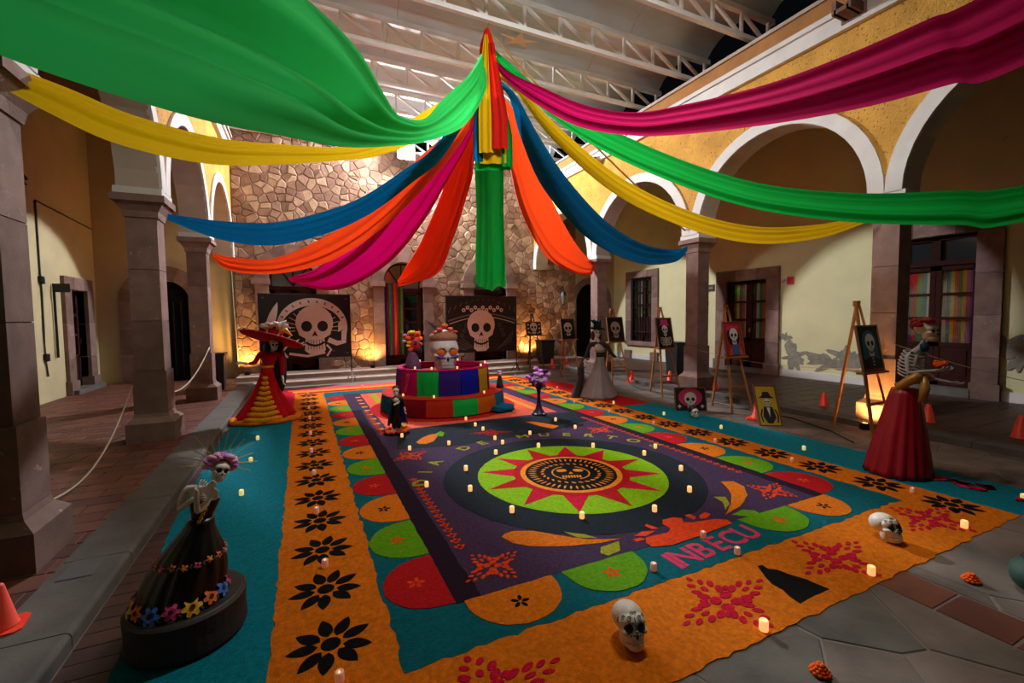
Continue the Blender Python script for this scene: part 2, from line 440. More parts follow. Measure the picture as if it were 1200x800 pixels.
_t = _n.new('ShaderNodeBsdfTransparent'); _g = _n.new('ShaderNodeBsdfGlossy'); _x = _n.new('ShaderNodeMixShader'); _g.inputs['Roughness'].default_value = .05
_x.inputs[0].default_value = .09; _l.new(_t.outputs[0], _x.inputs[1]); _l.new(_g.outputs[0], _x.inputs[2]); _l.new(_x.outputs[0], _n['Material Output'].inputs[0])
COLS = dict(red=(190,20,24), orange=(235,82,28), yellow=(232,190,20), green=(20,160,60), teal=(0,122,134), blue=(10,90,140), purple=(112,40,140), magenta=(178,8,82), pink=(222,80,130), white=(225,222,214), olive=(120,120,50), brown=(96,50,30))
def cloth(nm, tr=.35): return mk('cloth_'+nm, COLS[nm], .85, .06, 3, .12, 220, trans=tr)
def leafdoor(parent, mp, u0, u1, z0, z1, rows, d=.12, panel=.38, ribbons=None, frame=.085):
    """one glazed door leaf: stiles, rails, panes, lower panel"""
    lf = G()
    mbox(lf, mp, u0, u0+frame, d, d+.05, z0, z1); mbox(lf, mp, u1-frame, u1, d, d+.05, z0, z1)
    zp = z0+(z1-z0)*panel
    mbox(lf, mp, u0, u1, d, d+.05, z0, z0+.14); mbox(lf, mp, u0, u1, d, d+.05, zp-.08, zp); mbox(lf, mp, u0, u1, d, d+.05, z1-.09, z1)
    dz = (z1-.09-zp)/rows
    for k in range(1, rows): mbox(lf, mp, u0, u1, d+.005, d+.05, zp+dz*k-.03, zp+dz*k+.03)
    o = lf.obj('door_leaf', m_door, parent)
    g = G(); mbox(g, mp, u0+frame, u1-frame, d+.015, d+.04, z0+.14, zp-.08); mbox(g, mp, u0+frame+.05, u1-frame-.05, d+.004, d+.03, z0+.2, zp-.14); g.obj('door_panel', m_door, o)
    for k in range(rows):
        za, zb_ = zp+dz*k+(.03 if k else 0), zp+dz*(k+1)-.03
        g = G(); mbox(g, mp, u0+frame, u1-frame, d+.02, d+.026, za, zb_); g.obj('pane', m_thin, o)
    if ribbons:
        n = len(ribbons); wv = (u1-u0-2*frame)/n
        for k, cn in enumerate(ribbons):
            g = G(); a = u0+frame+wv*k
            for q in range(4): mbox(g, mp, a+wv*q/4, a+wv*(q+1)/4+.001, d+.07+.012*(q%2), d+.076+.012*(q%2), zp-.05, z1-.05)
            g.obj('ribbon', mk('muted_'+cn, tuple(v*.6+14 for v in COLS[cn]), .85, .1), o)
    g = G(); um = u1-.05; mbox(g, mp, um-.012, um+.012, d-.05, d, z0+1.0, z0+1.12); g.obj('handle', mk('brass', (190,160,90), .3, 0, bump=0, metal=1), o)
    return o
for i, (u, r, zs) in enumerate(DO):
    dr = struct('door_%d' % (i+1))
    g = G(); mbox(g, mapB, u-r, u+r, .42, .46, 0, zs+r+.05); g.obj('dark_room_panel', m_dark, dr)
    if i == 1:
        leafdoor(dr, mapB, u-r+.04, u, .22, 2.55, 3, .3)
    leafdoor(dr, mapB, u, u+r-.04, .22, 2.55, 3, .3)
    if i != 1: leafdoor(dr, mapB, u-r+.04, u, .22, 2.55, 3, .3)
    g = G(); mbox(g, mapB, u-r, u+r, .28, .36, 2.55, 2.67); g.obj('transom_bar', m_door, dr)
    g = G()
    pts = [(u-(r-.03)*math.cos(PI*k/16), zs+(r-.03)*math.sin(PI*k/16)) for k in range(17)]
    g.add([mapB(a,.34,b) for a,b in [(u-r+.03,2.67)]+pts+[(u+r-.03,2.67)]], [tuple(range(19))]); g.obj('fanlight_glass', m_pane, dr)
    for a in (PI*.25, PI*.5, PI*.75):
        g = G(); g.bar(mapB(u,.32,2.68), mapB(u-(r-.03)*math.cos(a),.32,zs+(r-.03)*math.sin(a)), .035); g.obj('fanlight_bar', m_door, dr)
    g = G(); arch_ring(g, mapB, u, r-.06, r, zs, .28, .36, legs=.2); g.obj('fanlight_frame', m_door, dr)
# ---- corridor walls
wr = struct('wall_corridor_right')
XC = 11.4
mapCR = lambda u, d, z: (XC+d, u, z)
def flat_wall(g, mp, u0, u1, z0, z1, holes, t=.3, mi=0):
    us = sorted(set([u0,u1]+[h[0] for h in holes]+[h[1] for h in holes]))
    for a, b in zip(us[:-1], us[1:]):
        h = [q for q in holes if q[0] <= a+1e-6 and q[1] >= b-1e-6]
        if not h: mbox(g, mp, a, b, 0, t, z0, z1, mi)
        else:
            if h[0][2] > z0: mbox(g, mp, a, b, 0, t, z0, h[0][2], mi)
            mbox(g, mp, a, b, 0, t, h[0][3], z1, mi)
g = G(); flat_wall(g, mapCR, -4, 14.7, 0, 6.5, [(3.83,5.1,.0,3.2),(7.95,9.2,0,2.66),(12.3,13.4,.75,3.1)]); g.obj('painted_wall', m_cream, wr)
m_patch = mk('bare_cement_patch', (132,124,108), .95, .25, 9, .3, 40)
def blob(cx, cz, rx, rz, seed, n=60):
    rr = random.Random(seed); ph = [rr.uniform(0,6.28) for _ in range(12)]
    out = []
    for i in range(n):
        a = 2*PI*i/n; f = max(.25, 1+sum(.22/(k+1)**.45*math.sin((k+2)*a+ph[k]) for k in range(12))); out.append((cx+rx*f*math.cos(a), cz+rz*f*math.sin(a)))
    return out
MCR = Matrix(((0,0,-1,XC),(1,0,0,0),(0,1,0,0),(0,0,0,1)))
for k, (px, py, rx, rz) in enumerate(((930,418,.28,.30),(975,425,.55,.2),(995,420,.3,.22),(920,395,.14,.1),(1175,405,.22,.22),(1198,418,.16,.2))):
    d = ray(px, py); p = CAM+d*(XC/d.x); g = G(); g.M = MCR; g.prism(blob(p.y, max(p.z,.32), rx, rz, k), 0, .003+.0025*k); g.obj('peeled_plaster_patch', m_patch, wr)
def stone_frame(parent, mp, a, b, z0, z1, w, d=-.07):
    n = max(2, int((z1-z0)/.7))
    for (u0, u1) in ((a-w,a),(b,b+w)):
        for k in range(n):
            g = G(); mbox(g, mp, u0, u1, d, .25, z0+(z1-z0)*k/n+.004, z0+(z1-z0)*(k+1)/n-.004); g.obj('jamb_block', m_quar if k%2 else m_quar2, parent)
    for k in range(3):
        u0 = a-w+(b-a+2*w)*k/3; g = G(); mbox(g, mp, u0+.004, u0+(b-a+2*w)/3-.004, d, .25, z1+.004, z1+w*.85); g.obj('lintel_block', m_quar if k%2 else m_quar2, parent)
    g = G(); mbox(g, mp, a-w-.04, a+.02, d-.04, .2, ZF, .38); mbox(g, mp, b-.02, b+w+.04, d-.04, .2, ZF, .38); g.obj('jamb_foot', m_quar2, parent)
dr = struct('door_4'); stone_frame(dr, mapCR, 3.83, 5.1, ZF, 3.2, .36)
g = G(); mbox(g, mapCR, 3.83, 5.1, -.12, .3, ZF, .24); g.obj('door_step', m_curb, dr)
g = G(); mbox(g, mapCR, 3.8, 5.13, .26, .3, .1, 3.2); g.obj('dark_room_panel', m_dark, dr)
RB = ['purple','magenta','yellow','olive','orange','teal','white','olive']
leafdoor(dr, mapCR, 3.83, 4.46, .25, 2.62, 3, .1, .36, ['purple','pink','yellow','olive','orange','yellow','teal','white'])
leafdoor(dr, mapCR, 4.47, 5.1, .25, 2.62, 3, .1, .36, ['white','teal','green','red','purple','olive'])
g = G(); mbox(g, mapCR, 3.83, 5.1, .06, .2, 2.62, 2.72); mbox(g, mapCR, 4.40, 4.53, .08, .2, 2.72, 3.2); mbox(g, mapCR, 3.83, 5.1, .08, .2, 3.12, 3.2); g.obj('transom_frame', m_door, dr)
for a, b in ((3.9,4.4),(4.53,5.05)): g = G(); mbox(g, mapCR, a, b, .14, .15, 2.72, 3.12); g.obj('pane', m_glass, dr)
dr = struct('door_5'); stone_frame(dr, mapCR, 7.95, 9.2, ZF, 2.66, .36)
g = G(); mbox(g, mapCR, 7.95, 9.2, -.10, .3, ZF, .2); g.obj('door_step', m_curb, dr)
g = G(); mbox(g, mapCR, 7.9, 9.25, .26, .3, .1, 2.7); g.obj('dark_room_panel', m_dark, dr)
leafdoor(dr, mapCR, 7.95, 8.57, .2, 2.66, 3, .1, .34, ['brown','orange','green','white','brown'])
leafdoor(dr, mapCR, 8.58, 9.2, .2, 2.66, 3, .1, .34, ['white','orange','brown','yellow','brown'])
wn = struct('window_1'); stone_frame(wn, mapCR, 12.3, 13.4, .75, 3.1, .3)
g = G(); mbox(g, mapCR, 12.0, 13.7, -.12, .25, .6, .75); g.obj('window_sill', m_quar, wn)
g = G(); mbox(g, mapCR, 12.25, 13.45, .26, .3, .7, 3.15); g.obj('dark_room_panel', m_dark, wn)
leafdoor(wn, mapCR, 12.35, 12.85, .78, 3.08, 3, .1, .38, ['white','olive']); leafdoor(wn, mapCR, 12.86, 13.36, .78, 3.08, 3, .1, .38, ['white','olive'])
for k in range(8): g = G(); u = 12.36+k*.14; g.bar(mapCR(u,-.03,.75), mapCR(u,-.03,3.1), .022); g.obj('window_bar', m_iron, wn)
for z in (1.1, 2.0, 2.75): g = G(); g.bar(mapCR(12.3,-.03,z), mapCR(13.4,-.03,z), .03); g.obj('cross_bar', m_iron, wn)
for nm, (a, b) in (('baseboard_right_near',(-4,3.45)),('baseboard_right_mid',(5.5,7.55)),('baseboard_right_far',(9.6,14.4))):
    g = G(); mbox(g, mapCR, a, b, -.03, .02, ZF, .26); tag(g.obj(nm, m_white), kind='structure')
# end wall of the right corridor
we = struct('wall_corridor_right_end')
mapE = lambda u, d, z: (u, YB+.1+d, z)
g = G(); arch_wall(g, mapE, 9.45, 11.5, 0, 6.5, [(10.3,.72,2.25,0)], .3, mi_i=0); g.obj('painted_wall', m_creamL, we)
g = G(); arch_ring(g, mapE, 10.3, .72, .95, 2.25, -.04, .1, legs=2.1); g.obj('arch_surround', m_quar, we)
g = G(); mbox(g, mapE, 9.5, 11.1, .28, .32, 0, 3.1); g.obj('dark_room_panel', m_dark, we)
# ---- left corridor
XW = -4.7
mapCL = lambda u, d, z: (XW-d, u, z)
wl = struct('wall_corridor_left')
g = G(); flat_wall(g, mapCL, -4, 14.75, 0, 6.5, [(13.22,14.02,0,2.42)]); g.obj('painted_wall', m_creamL, wl)
g = G(); g.M = Matrix(((0,0,1,XW),(1,0,0,0),(0,1,0,0),(0,0,0,1))); g.prism(blob(9.5,4.2,.8,.25,31), 0, .004); g.prism(blob(11.2,4.4,.5,.2,32), 0, .004); g.obj('damp_stain', mk('damp_stain',(70,48,36),.95,.3,5,0), wl)
dr = struct('door_6'); stone_frame(dr, mapCL, 13.22, 14.02, ZF, 2.42, .33)
g = G(); mbox(g, mapCL, 13.2, 14.05, .26, .3, .05, 2.5); g.obj('dark_room_panel', m_dark, dr)
leafdoor(dr, mapCL, 13.24, 13.62, ZF+.1, 2.4, 3, .12, .34, ['white','white']); leafdoor(dr, mapCL, 13.63, 14.0, ZF+.1, 2.4, 3, .12, .34)
g = G(); mbox(g, mapCL, 12.9, 14.4, -.2, .2, ZF, .18); g.obj('door_step', m_curb, dr)
we = struct('wall_corridor_left_end')
mapEL = lambda u, d, z: (u, 14.7+d, z)
g = G(); arch_wall(g, mapEL, -4.7, -1.6, 0, 6.5, [(-3.3,.57,2.2,0)], .3, mi_i=0); g.obj('painted_wall', m_creamL, we)
for k in range(8):
    g = G(); arch_ring(g, mapEL, -3.3, .57, .95, 2.2, -.06, .1, seg=32, k0=k*4, k1=k*4+4); g.obj('voussoir', m_quar if k%2 else m_quar2, we)
for s in (-1, 1):
    for k in range(3):
        a, b = sorted((-3.3+s*.57, -3.3+s*.95)); g = G(); mbox(g, mapEL, a, b, -.06, .1, .1+.7*k+.004, .1+.7*(k+1)-.004); g.obj('jamb_block', m_quar2 if k%2 else m_quar, we)
g = G(); mbox(g, mapEL, -4, -2.6, .28, .32, 0, 3); g.obj('dark_room_panel', m_dark, we)
m_gate = m_iron
for k in range(7): g = G(); u = -3.82+k*.17; g.bar(mapEL(u,.12,.1), mapEL(u,.12,2.2), .025); g.obj('gate_bar', m_gate, we)
for nm, mp, x0, x1 in (('ceiling_corridor_right',None,XR+.3,XC+.3),('ceiling_corridor_left',None,XW-.3,XL-.3)):
    c = struct(nm); g = G(); g.box(x0,x1,-4,14.7,6.5,6.6); g.obj('ceiling_slab', m_ceil, c)
# ---- floors
fl = struct('floor')
g = G(); g.box(-1.2,7.55,-3,12.8,-.1,-.006); g.obj('screed', m_grout, fl)
def grid(x0, x1, y0, y1, dx, dy, stag=.5):
    out = []; y = y0; r = 0
    while y < y1-1e-4:
        x = x0-(stag*dx if r%2 else 0)
        while x < x1-1e-4:
            a, b = max(x,x0), min(x+dx,x1)
            if b-a > .03: out.append(rect(a,b,y,min(y+dy,y1)))
            x += dx
        y += dy; r += 1
    return out
I4 = Matrix.Translation((0,0,-.006))
sites = [(x*.52+random.uniform(-.2,.2)+5.0, y*.46+random.uniform(-.17,.17)-.2) for x in range(6) for y in range(29)]
sl = [c for s_, c in zip(sites, voronoi(sites, (5.9,7.5,1.5,12.6), 1.5)) if c and s_[0] > 5.7]
sites = [(x*.62+random.uniform(-.22,.22)-1.0, y*.5+random.uniform(-.2,.2)-1.2) for x in range(14) for y in range(6)]
bands = [(3.22,3.54,-.5,1.6),(3.54,7.5,.42,.74),(-1,3.22,-.1,.2)]
for c in voronoi(sites, (-1.0,3.21,.21,1.6), 1.6)+voronoi(sites, (3.55,7.5,.75,1.6), 1.6)+voronoi(sites, (3.55,7.5,-.6,.41), 1.6): 
    if c: sl.append(c)
pieces(fl, 'paving_slab', sl, m_slab, I4, h=(.004,.0065), gap=.008, bev=.006, limit=240)
tl = grid(3.22,3.54,-.4,1.6,.32,.32,0)+grid(3.56,7.5,.42,.74,.32,.32,0)+grid(-1,3.2,-.1,.2,.32,.3,0)
pieces(fl, 'terracotta_tile', tl, m_terra, I4, h=(.005,.0065), gap=.009, bev=.005, limit=80)
pieces(fl, 'paving_brick', grid(-1.14,-.8,1.6,12.6,.34,.125,0), m_brown, I4, h=(.004,.006), gap=.007, bev=.004, limit=110)
ls = struct('floor_left')
g = G(); g.box(XW,-1.16,-3,14.7,-.1,ZF-.008); g.obj('screed', m_grout_d, ls)
pieces(ls, 'terracotta_tile', grid(XW,-1.5,1.5,14.7,.42,.21), m_terra, Matrix.Translation((0,0,ZF-.008)), h=(.006,.009), gap=.006, bev=.004, limit=300)
y = 1.2; k = 0
while y < 12.6:
    L_ = random.choice((.9,1.1,1.3)); y2 = min(y+L_,12.6)
    g = G(); g.box(-1.5,-1.17,y+.004,y2-.004,-.05,ZF+.008)
    n = 6
    vs = []
    for yy in (y+.004, y2-.004):
        for q in range(n+1): a = PI/2*q/n; vs.append((-1.17+.03*math.sin(a), yy, ZF+.008-.03+.03*math.cos(a)))
        vs.append((-1.14,yy,-.05)); vs.append((-1.17,yy,-.05))
    m = n+3; g.add(vs, [(q,(q+1)%m,m+(q+1)%m,m+q) for q in range(m)])
    g.obj('curb_stone', m_curb, ls); y = y2; k += 1
g = G(); p = F(97,667,ZF); g.add([(p.x-.09,p.y-.13,ZF+.012),(p.x+.09,p.y-.13,ZF+.012),(p.x+.09,p.y+.13,ZF+.012),(p.x-.09,p.y+.13,ZF+.012)], [(0,1,2,3)]); g.obj('drain_cover', mk('drain_metal',(84,80,75),.6,.1,9,.1,60), ls)
rs = struct('floor_right')
g = G(); g.box(7.52,XC,-3,14.5,-.1,ZF-.008); g.obj('screed', m_grout_d, rs)
pieces(rs, 'brown_tile', grid(7.85,XC,.5,14.4,.33,.33), m_brown, Matrix.Translation((0,0,ZF-.008)), h=(.006,.009), gap=.006, bev=.004, limit=280)
y = .2
while y < 12.6:
    y2 = min(y+1.15,12.6); g = G(); g.box(7.5,7.84,y+.004,y2-.004,-.05,ZF+.004); g.obj('curb_stone', m_curb, rs); y = y2
pf = struct('floor_platform')
for (y0, z1) in ((12.62,.10),(13.35,.2)):
    x = -1.16 if y0 < 13 else -1.6
    while x < 7.5:
        g = G(); x2 = min(x+1.2, 7.7); g.box(x+.004,x2-.004,y0,y0+.36,-.02,z1); g.obj('step_slab', mk('pale_step_stone',(158,140,126),.8,.15,4,.2,40), pf); x = x2
g = G(); g.box(-1.6,7.7,12.9,14.5,-.05,.09); g.box(-1.6,9.4,13.6,14.5,-.05,.19); g.obj('platform_bed', m_quar2, pf)

# ---- roof and trusses
rf = struct('ceiling')
ty = [14.2,12.9,11.6,10.3,8.9,7.4,5.9,4.4,2.9,1.4,-.1,-1.6]
for y1, y0 in zip(ty[:-1], ty[1:]):
    for k in range(5):                       # vaulted sheets from truss to truss
        x0 = -2.55+k*2.19; x1 = x0+2.19; g = G(); n = 10; vs = []
        for q in range(n+1):
            yy = y0+(y1-y0)*q/n; zz = 7.40+.34*math.sin(PI*q/n)**.7
            vs += [(x0+.004,yy,zz),(x1-.004,yy,zz),(x0+.004,yy,zz+.02),(x1-.004,yy,zz+.02)]
        fs = []
        for q in range(n):
            o = q*4; fs += [(o,o+1,o+5,o+4),(o+2,o+6,o+7,o+3),(o+1,o+3,o+7,o+5),(o,o+4,o+6,o+2)]
        g.add(vs, fs); g.obj('roof_sheet', m_roof, rf)
ZT, ZB_ = 7.33, 6.87
g = G(); g.bar((-2.6,0,ZT),(8.45,0,ZT),.09,.1); me_t = g.mesh('top_chord', m_steel)
g = G(); g.bar((-2.6,0,ZB_),(8.45,0,ZB_),.08,.08); me_b = g.mesh('bottom_chord', m_steel)
g = G(); g.bar((0,0,ZB_),(0,0,ZT),.05); me_p = g.mesh('web_post', m_steel)
g = G(); g.bar((0,.01,ZT-.02),(.75,.01,ZB_+.02),.05); me_d = g.mesh('web_diagonal', m_steel)
ty = ty[:9]
for i, y in enumerate(ty):
    t = thing('roof_truss', 'white steel roof truss, %s counted from the stone wall' % ORD[i], 'truss', (0,y,0), group='white steel roof trusses')
    inst('top_chord', me_t, t); inst('bottom_chord', me_b, t)
    for k in range(15): inst('web_post', me_p, t, (-2.19+.75*k,0,0))
    for k in range(14): inst('web_diagonal', me_d, t, (-2.19+.75*k,0,0))
# ------------------------------------------------------------------ sawdust carpet
def saw(nm, rgb, var=.24): return mk('sawdust_'+nm, rgb, .95, var, 38, 1.0, 150, dist=.012)
s_or = saw('orange', (212,110,12)); s_teal = saw('teal', (0,90,98)); s_teal2 = saw('bright_teal', (0,118,134)); s_pur = saw('purple', (64,44,70), .35); s_purd = saw('dark_purple', (34,18,34))
s_red = saw('red', (176,18,22)); s_grn = saw('green', (92,148,8)); s_lime = saw('lime', (132,182,8)); s_blk = saw('black', (12,12,12)); s_slate = saw('slate', (26,34,42), .3); s_mag = saw('magenta', (196,14,50))
s_coral = saw('coral', (220,92,64)); s_pink = saw('pink', (214,60,96)); s_yel = saw('yellow_green', (150,150,30)); s_ored = saw('orange_red', (226,66,20)); s_ltor = saw('light_orange', (240,140,40))
RUG = thing('sawdust_carpet', 'huge multicoloured sawdust carpet with sun circle, flower borders and lettering', 'carpet'); RUG.scale.z = .35
X0, X1, Y0, Y1 = -.2, 5.36, 1.47, 11.75      # orange border
def piece(name, poly, z, mat, h=.006, amp=.006, step=.06, lo=None):
    g = G(); g.prism(rough(poly, step, amp) if amp else poly, (z-h) if lo is None else lo, z); return g.obj(name, mat, RUG)
piece('teal_runner', [(-.72,1.47),(-.2,1.47),(-.2,8.6),(-1.06,8.7),(-1.11,7.2),(-1.03,4.4),(-.88,2.6)], .008, s_teal2, lo=0)
piece('teal_runner', [(5.3,1.47),(6.19,1.47),(6.17,4),(6.1,6.6),(5.4,6.6)], .008, s_teal2, lo=0)
piece('red_runner', [(5.3,6.6),(6.1,6.6),(6.05,9.6),(5.4,11.4),(5.3,11.4)], .008, s_red, lo=0)
piece('magenta_runner', [(-1.0,8.7),(-.2,8.6),(-.2,11.75),(-.6,11.75)], .008, s_mag, lo=0)
piece('orange_border', rect(X0,X1,Y0,Y1), .012, s_or, lo=0, amp=.012)
piece('teal_band', rect(.39,4.87,2.07,11.0), .018, s_teal, amp=.014)
piece('purple_field', rect(.77,4.38,2.45,10.6), .024, s_pur, amp=.004)
for k, (y0, y1, m) in enumerate(((11.75,11.95,s_pink),(11.55,11.75,s_coral),(11.3,11.55,s_ltor),(11.1,11.3,s_red))):
    piece('rear_stripe', rect(-.45+.1*k,5.3,y0,y1), .016, m, h=.016)
def FP(*pts):
    return [tuple(F(x, y, .01))[:2] for x, y in pts]
# dark inner edge of the purple field
for nm, r_ in (('dark_edge',rect(.77,.93,2.45,8.6)),('dark_edge',rect(4.25,4.38,2.45,8.6))): piece(nm, r_, .027, s_purd, amp=.008)
# scallops
SC = [s_red, s_grn, s_or]
def scallop(base, d, out, mat, dot):
    (ax, ay), (bx, by) = base; n = 18; cx, cy = (ax+bx)/2, (ay+by)/2; hx, hy = (bx-ax)/2, (by-ay)/2
    poly = [(cx+hx*math.cos(PI*k/n)+out[0]*d*math.sin(PI*k/n)**.8, cy+hy*math.cos(PI*k/n)+out[1]*d*math.sin(PI*k/n)**.8) for k in range(n+1)]
    o = piece('scallop', poly, .030, mat, h=.014, amp=.004)
    mx, my = cx+out[0]*d*.45, cy+out[1]*d*.45; g = G()
    for k in range(5): g.prism(ell(mx+.035*math.cos(k*1.26), my+.035*math.sin(k*1.26), .026, .014, 8, k*1.26), .029, .033)
    g.obj('scallop_blossom', dot, o)
per = .612
for k in range(13):
    y = 2.45+per*k
    c = SC[k%3]
    scallop(((.77,y+.01),(.77,y+per-.01)), .37, (-1,0), c, s_blk if c is s_or else s_ored)
    scallop(((4.38,y+.01),(4.38,y+per-.01)), .40, (1,0), c, s_blk if c is s_or else s_ored)
for a, b, c in ((.82,1.42,s_or),(1.5,2.09,s_grn),(3.2,3.8,s_grn),(3.83,4.37,s_or)): scallop(((a,2.45),(b,2.45)), .34, (0,-1), c, s_blk if c is s_or else s_ored)
# black daisies in the orange border
def daisy(cx, cy, r, rot):
    g = G(); g.prism(ell(cx, cy, r*.24, r*.24, 14), .011, .017)
    for k in range(9):
        a = rot+2*PI*k/9+.06*math.sin(k*3); g.prism(leaf(cx+r*.3*math.cos(a), cy+r*.3*math.sin(a), r*.72, r*.36, a, 7), .011, .017)
    g.obj('black_daisy', s_blk, RUG)
for k in range(17): daisy(.08, 2.43+.525*k, .21, 0.35+.1*k)
for k in range(17): daisy(5.13, 1.82+.555*k, .21, .1+.13*k)
def cluster(cx, cy, w, h, mat, name, z=.011, seed=1, rot=0):
    """diamond of leaves: four branches out of a heart"""
    g = G(); c_, s_ = math.cos(rot), math.sin(rot)
    def T(poly): return [(cx+(x*w)*c_-(y*h)*s_, cy+(x*w)*s_+(y*h)*c_) for x, y in poly]
    rr = random.Random(int(cx*100)); items = [(.17*math.cos(k*PI/2+.78), .20*math.sin(k*PI/2+.78), .13, .115, k) for k in range(4)]
    for b in range(4):
        a = b*PI/2; ca, sa = math.cos(a), math.sin(a)
        for x, y, r_ in ((.38,.20,.14),(.38,-.20,.14),(.60,.20,.12),(.60,-.20,.12),(.80,.12,.10),(.80,-.12,.10),(1.0,.0,.09),(.56,0,.1)): items.append((x*ca-y*sa, x*sa+y*ca, r_*.95, r_*.58, a+(.5 if y > 0 else -.5 if y < 0 else 0)))
        x, y = .42*math.cos(a+PI/4), .42*math.sin(a+PI/4); items.append((x, y, .085, .06, a+PI/4))
    o = None
    for x, y, rx, ry, ro in items:
        g = G(); g.prism(T(ell(x+rr.uniform(-.02,.02), y+rr.uniform(-.02,.02), rx, ry, 10, ro)), z, z+.006+rr.uniform(0,.006)); q = g.obj(name if o is None else 'leaf', mat, RUG if o is None else o); o = o or q
for x in (.72, 2.22, 3.3, 4.62): cluster(x, 1.77, .36, .25, s_mag, 'magenta_leaf_cluster', z=.012, rot=.12)
piece('black_tree', FP((887,662),(893,661),(900,665),(912,667),(925,672),(945,678),(972,689),(955,697),(937,706),(926,698),(917,690),(905,683),(897,675),(892,668)), .017, s_blk, amp=.003)
for x, y, r_ in ((1.12,2.72,.0),(4.02,2.72,0),(3.95,5.35,0),(1.15,5.4,0)): cluster(x, y, .23, .2, s_ored, 'orange_leaf_cluster', z=.024, rot=.4)
# dotted vines along the dark edge
for x, y0, y1 in ((1.0,3.05,4.6),(4.2,3.2,6.2),(1.0,6.6,8.4)):
    y = y0
    while y < y1:
        g = G()
        for s in (-1, 0, 1): g.prism(leaf(x, y, .055, .03, PI/2+s*.9, 5), .024, .029)
        g.prism(ell(x, y, .022, .022, 8), .024, .029)
        g.obj('vine_sprig', s_ored, RUG); y += .095
# sun circle
SX, SY = 2.57, 4.0
piece('slate_ring', ell(SX, SY, 1.36, 1.36, 64), .030, s_slate, amp=.006)
piece('green_disc', ell(SX, SY, 1.0, 1.0, 64), .034, s_lime, amp=.003)
for k in range(12):
    a = -PI/2+.03+k*PI/6; w_ = .245
    piece('sun_ray', [(SX+.57*math.cos(a-w_), SY+.57*math.sin(a-w_)), (SX+.97*math.cos(a), SY+.97*math.sin(a)), (SX+.57*math.cos(a+w_), SY+.57*math.sin(a+w_))], .037, s_mag if k%3 else s_red, amp=.002)
piece('red_core', ell(SX, SY, .62, .62, 48), .038, s_red, amp=.003)
piece('orange_rim', ell(SX, SY, .545, .545, 48), .040, s_ltor, amp=.002)
piece('black_core', ell(SX, SY, .49, .49, 48), .042, s_blk, amp=.002)
g = G(); ca, sa = math.cos(-.42), math.sin(-.42)
def TS(p): return [(SX+x*ca-y*sa, SY+x*sa+y*ca) for x, y in p]
for k in range(44):
    a = 2*PI*k/44; g.prism(TS(leaf(.37*math.cos(a), .37*math.sin(a), .095, .022, a, 4)), .041, .045)
for k in range(26):
    a = 2*PI*k/26; g.prism(TS(leaf(.29*math.cos(a), .27*math.sin(a), .06, .028, a+1.0, 4)), .041, .045)
for p in (ell(-.09,.07,.06,.045,12,.3), ell(.09,.07,.06,.045,12,-.3), [(0,.03),(.025,-.03),(-.025,-.03)]): g.prism(TS(p), .041, .045)
for k in range(7): g.prism(TS(rect(-.105+k*.03,-.085+k*.03,-.15,-.08)), .041, .045)
for s in (-1, 1): g.prism(TS(stroke([(s*.2*math.cos(t), .2*math.sin(t)) for t in [ -1.2+.2*q for q in range(13)]], .016)), .041, .045)
g.obj('sun_face_lines', s_ltor, RUG)
# curls and petals around the circle
piece('orange_comma', FP((588,629),(592,625),(602,622),(625,622),(660,628),(690,632),(728,631),(705,636),(662,640),(620,640),(600,636)), .033, s_or, amp=.003)
piece('olive_leaf', FP((704,641),(725,634),(727,645),(713,651),(704,648)), .032, s_yel, amp=.002)
piece('olive_leaf', FP((661,623),(685,626),(700,630),(678,630)), .032, s_yel, amp=.002)
piece('orange_moon', FP((844,564),(860,564),(872,570),(876,580),(869,592),(850,603),(857,590),(857,578),(851,570)), .033, s_or, amp=.003)
piece('olive_leaf', FP((837,582),(850,582),(855,590),(850,597),(847,588)), .032, s_yel, amp=.002)
piece('green_leaf', FP((857,603),(870,597),(884,598),(891,602),(876,605)), .032, s_grn, amp=.002)
piece('orange_scroll', FP((757,630),(757,636),(764,641),(790,638),(825,626),(858,613),(852,609),(838,608),(826,610),(812,612),(801,612),(799,607),(788,606),(776,609),(776,614),(786,619),(783,624),(768,627)), .034, s_ored, amp=.003)
for k_, pts in enumerate((((743,628),(752,623),(768,622),(757,628)),((755,616),(758,614),(772,619),(764,620)),((742,632),(750,630),(757,632),(746,635)),((802,604),(808,602),(816,606),(813,609)),((819,604),(826,600),(833,602),(828,607),(821,608)))): piece('orange_petal', FP(*pts), .034, s_ored, amp=.002)
piece('slate_band', [(1.05,5.75),(1.9,5.55),(3.2,5.6),(4.2,5.95),(4.3,6.6),(1.25,6.75)], .028, s_slate, amp=.006)
piece('orange_pear', FP((488,518),(494,513),(504,509),(512,508),(513,511),(508,517),(500,520),(491,520)), .033, s_or, amp=.003)
piece('green_leaf', FP((511,508),(516,505),(521,507),(519,511),(514,511)), .033, s_grn, amp=.002)
piece('orange_leaf', FP((616,494),(626,494),(645,497),(655,499),(648,502),(632,499)), .033, s_or, amp=.002)
cluster(2.45, 5.95, .3, .18, s_red, 'red_scroll_cluster', z=.028, rot=-.3)
# coral field round the altar
piece('coral_field', rect(1.12,4.05,6.75,10.4), .030, s_coral, amp=.01)
piece('green_stripe', rect(1.3,1.42,6.95,10.3), .034, s_yel, amp=.006); piece('green_stripe', rect(3.75,3.87,6.95,10.3), .034, s_ltor, amp=.006)
for k in range(9): piece('orange_dash', rect(.98,1.08,6.9+.38*k,7.0+.38*k), .029, s_ltor, amp=.004)
piece('red_mat', ell(2.42,8.25,1.36,1.36,40), .038, s_red, amp=.01)
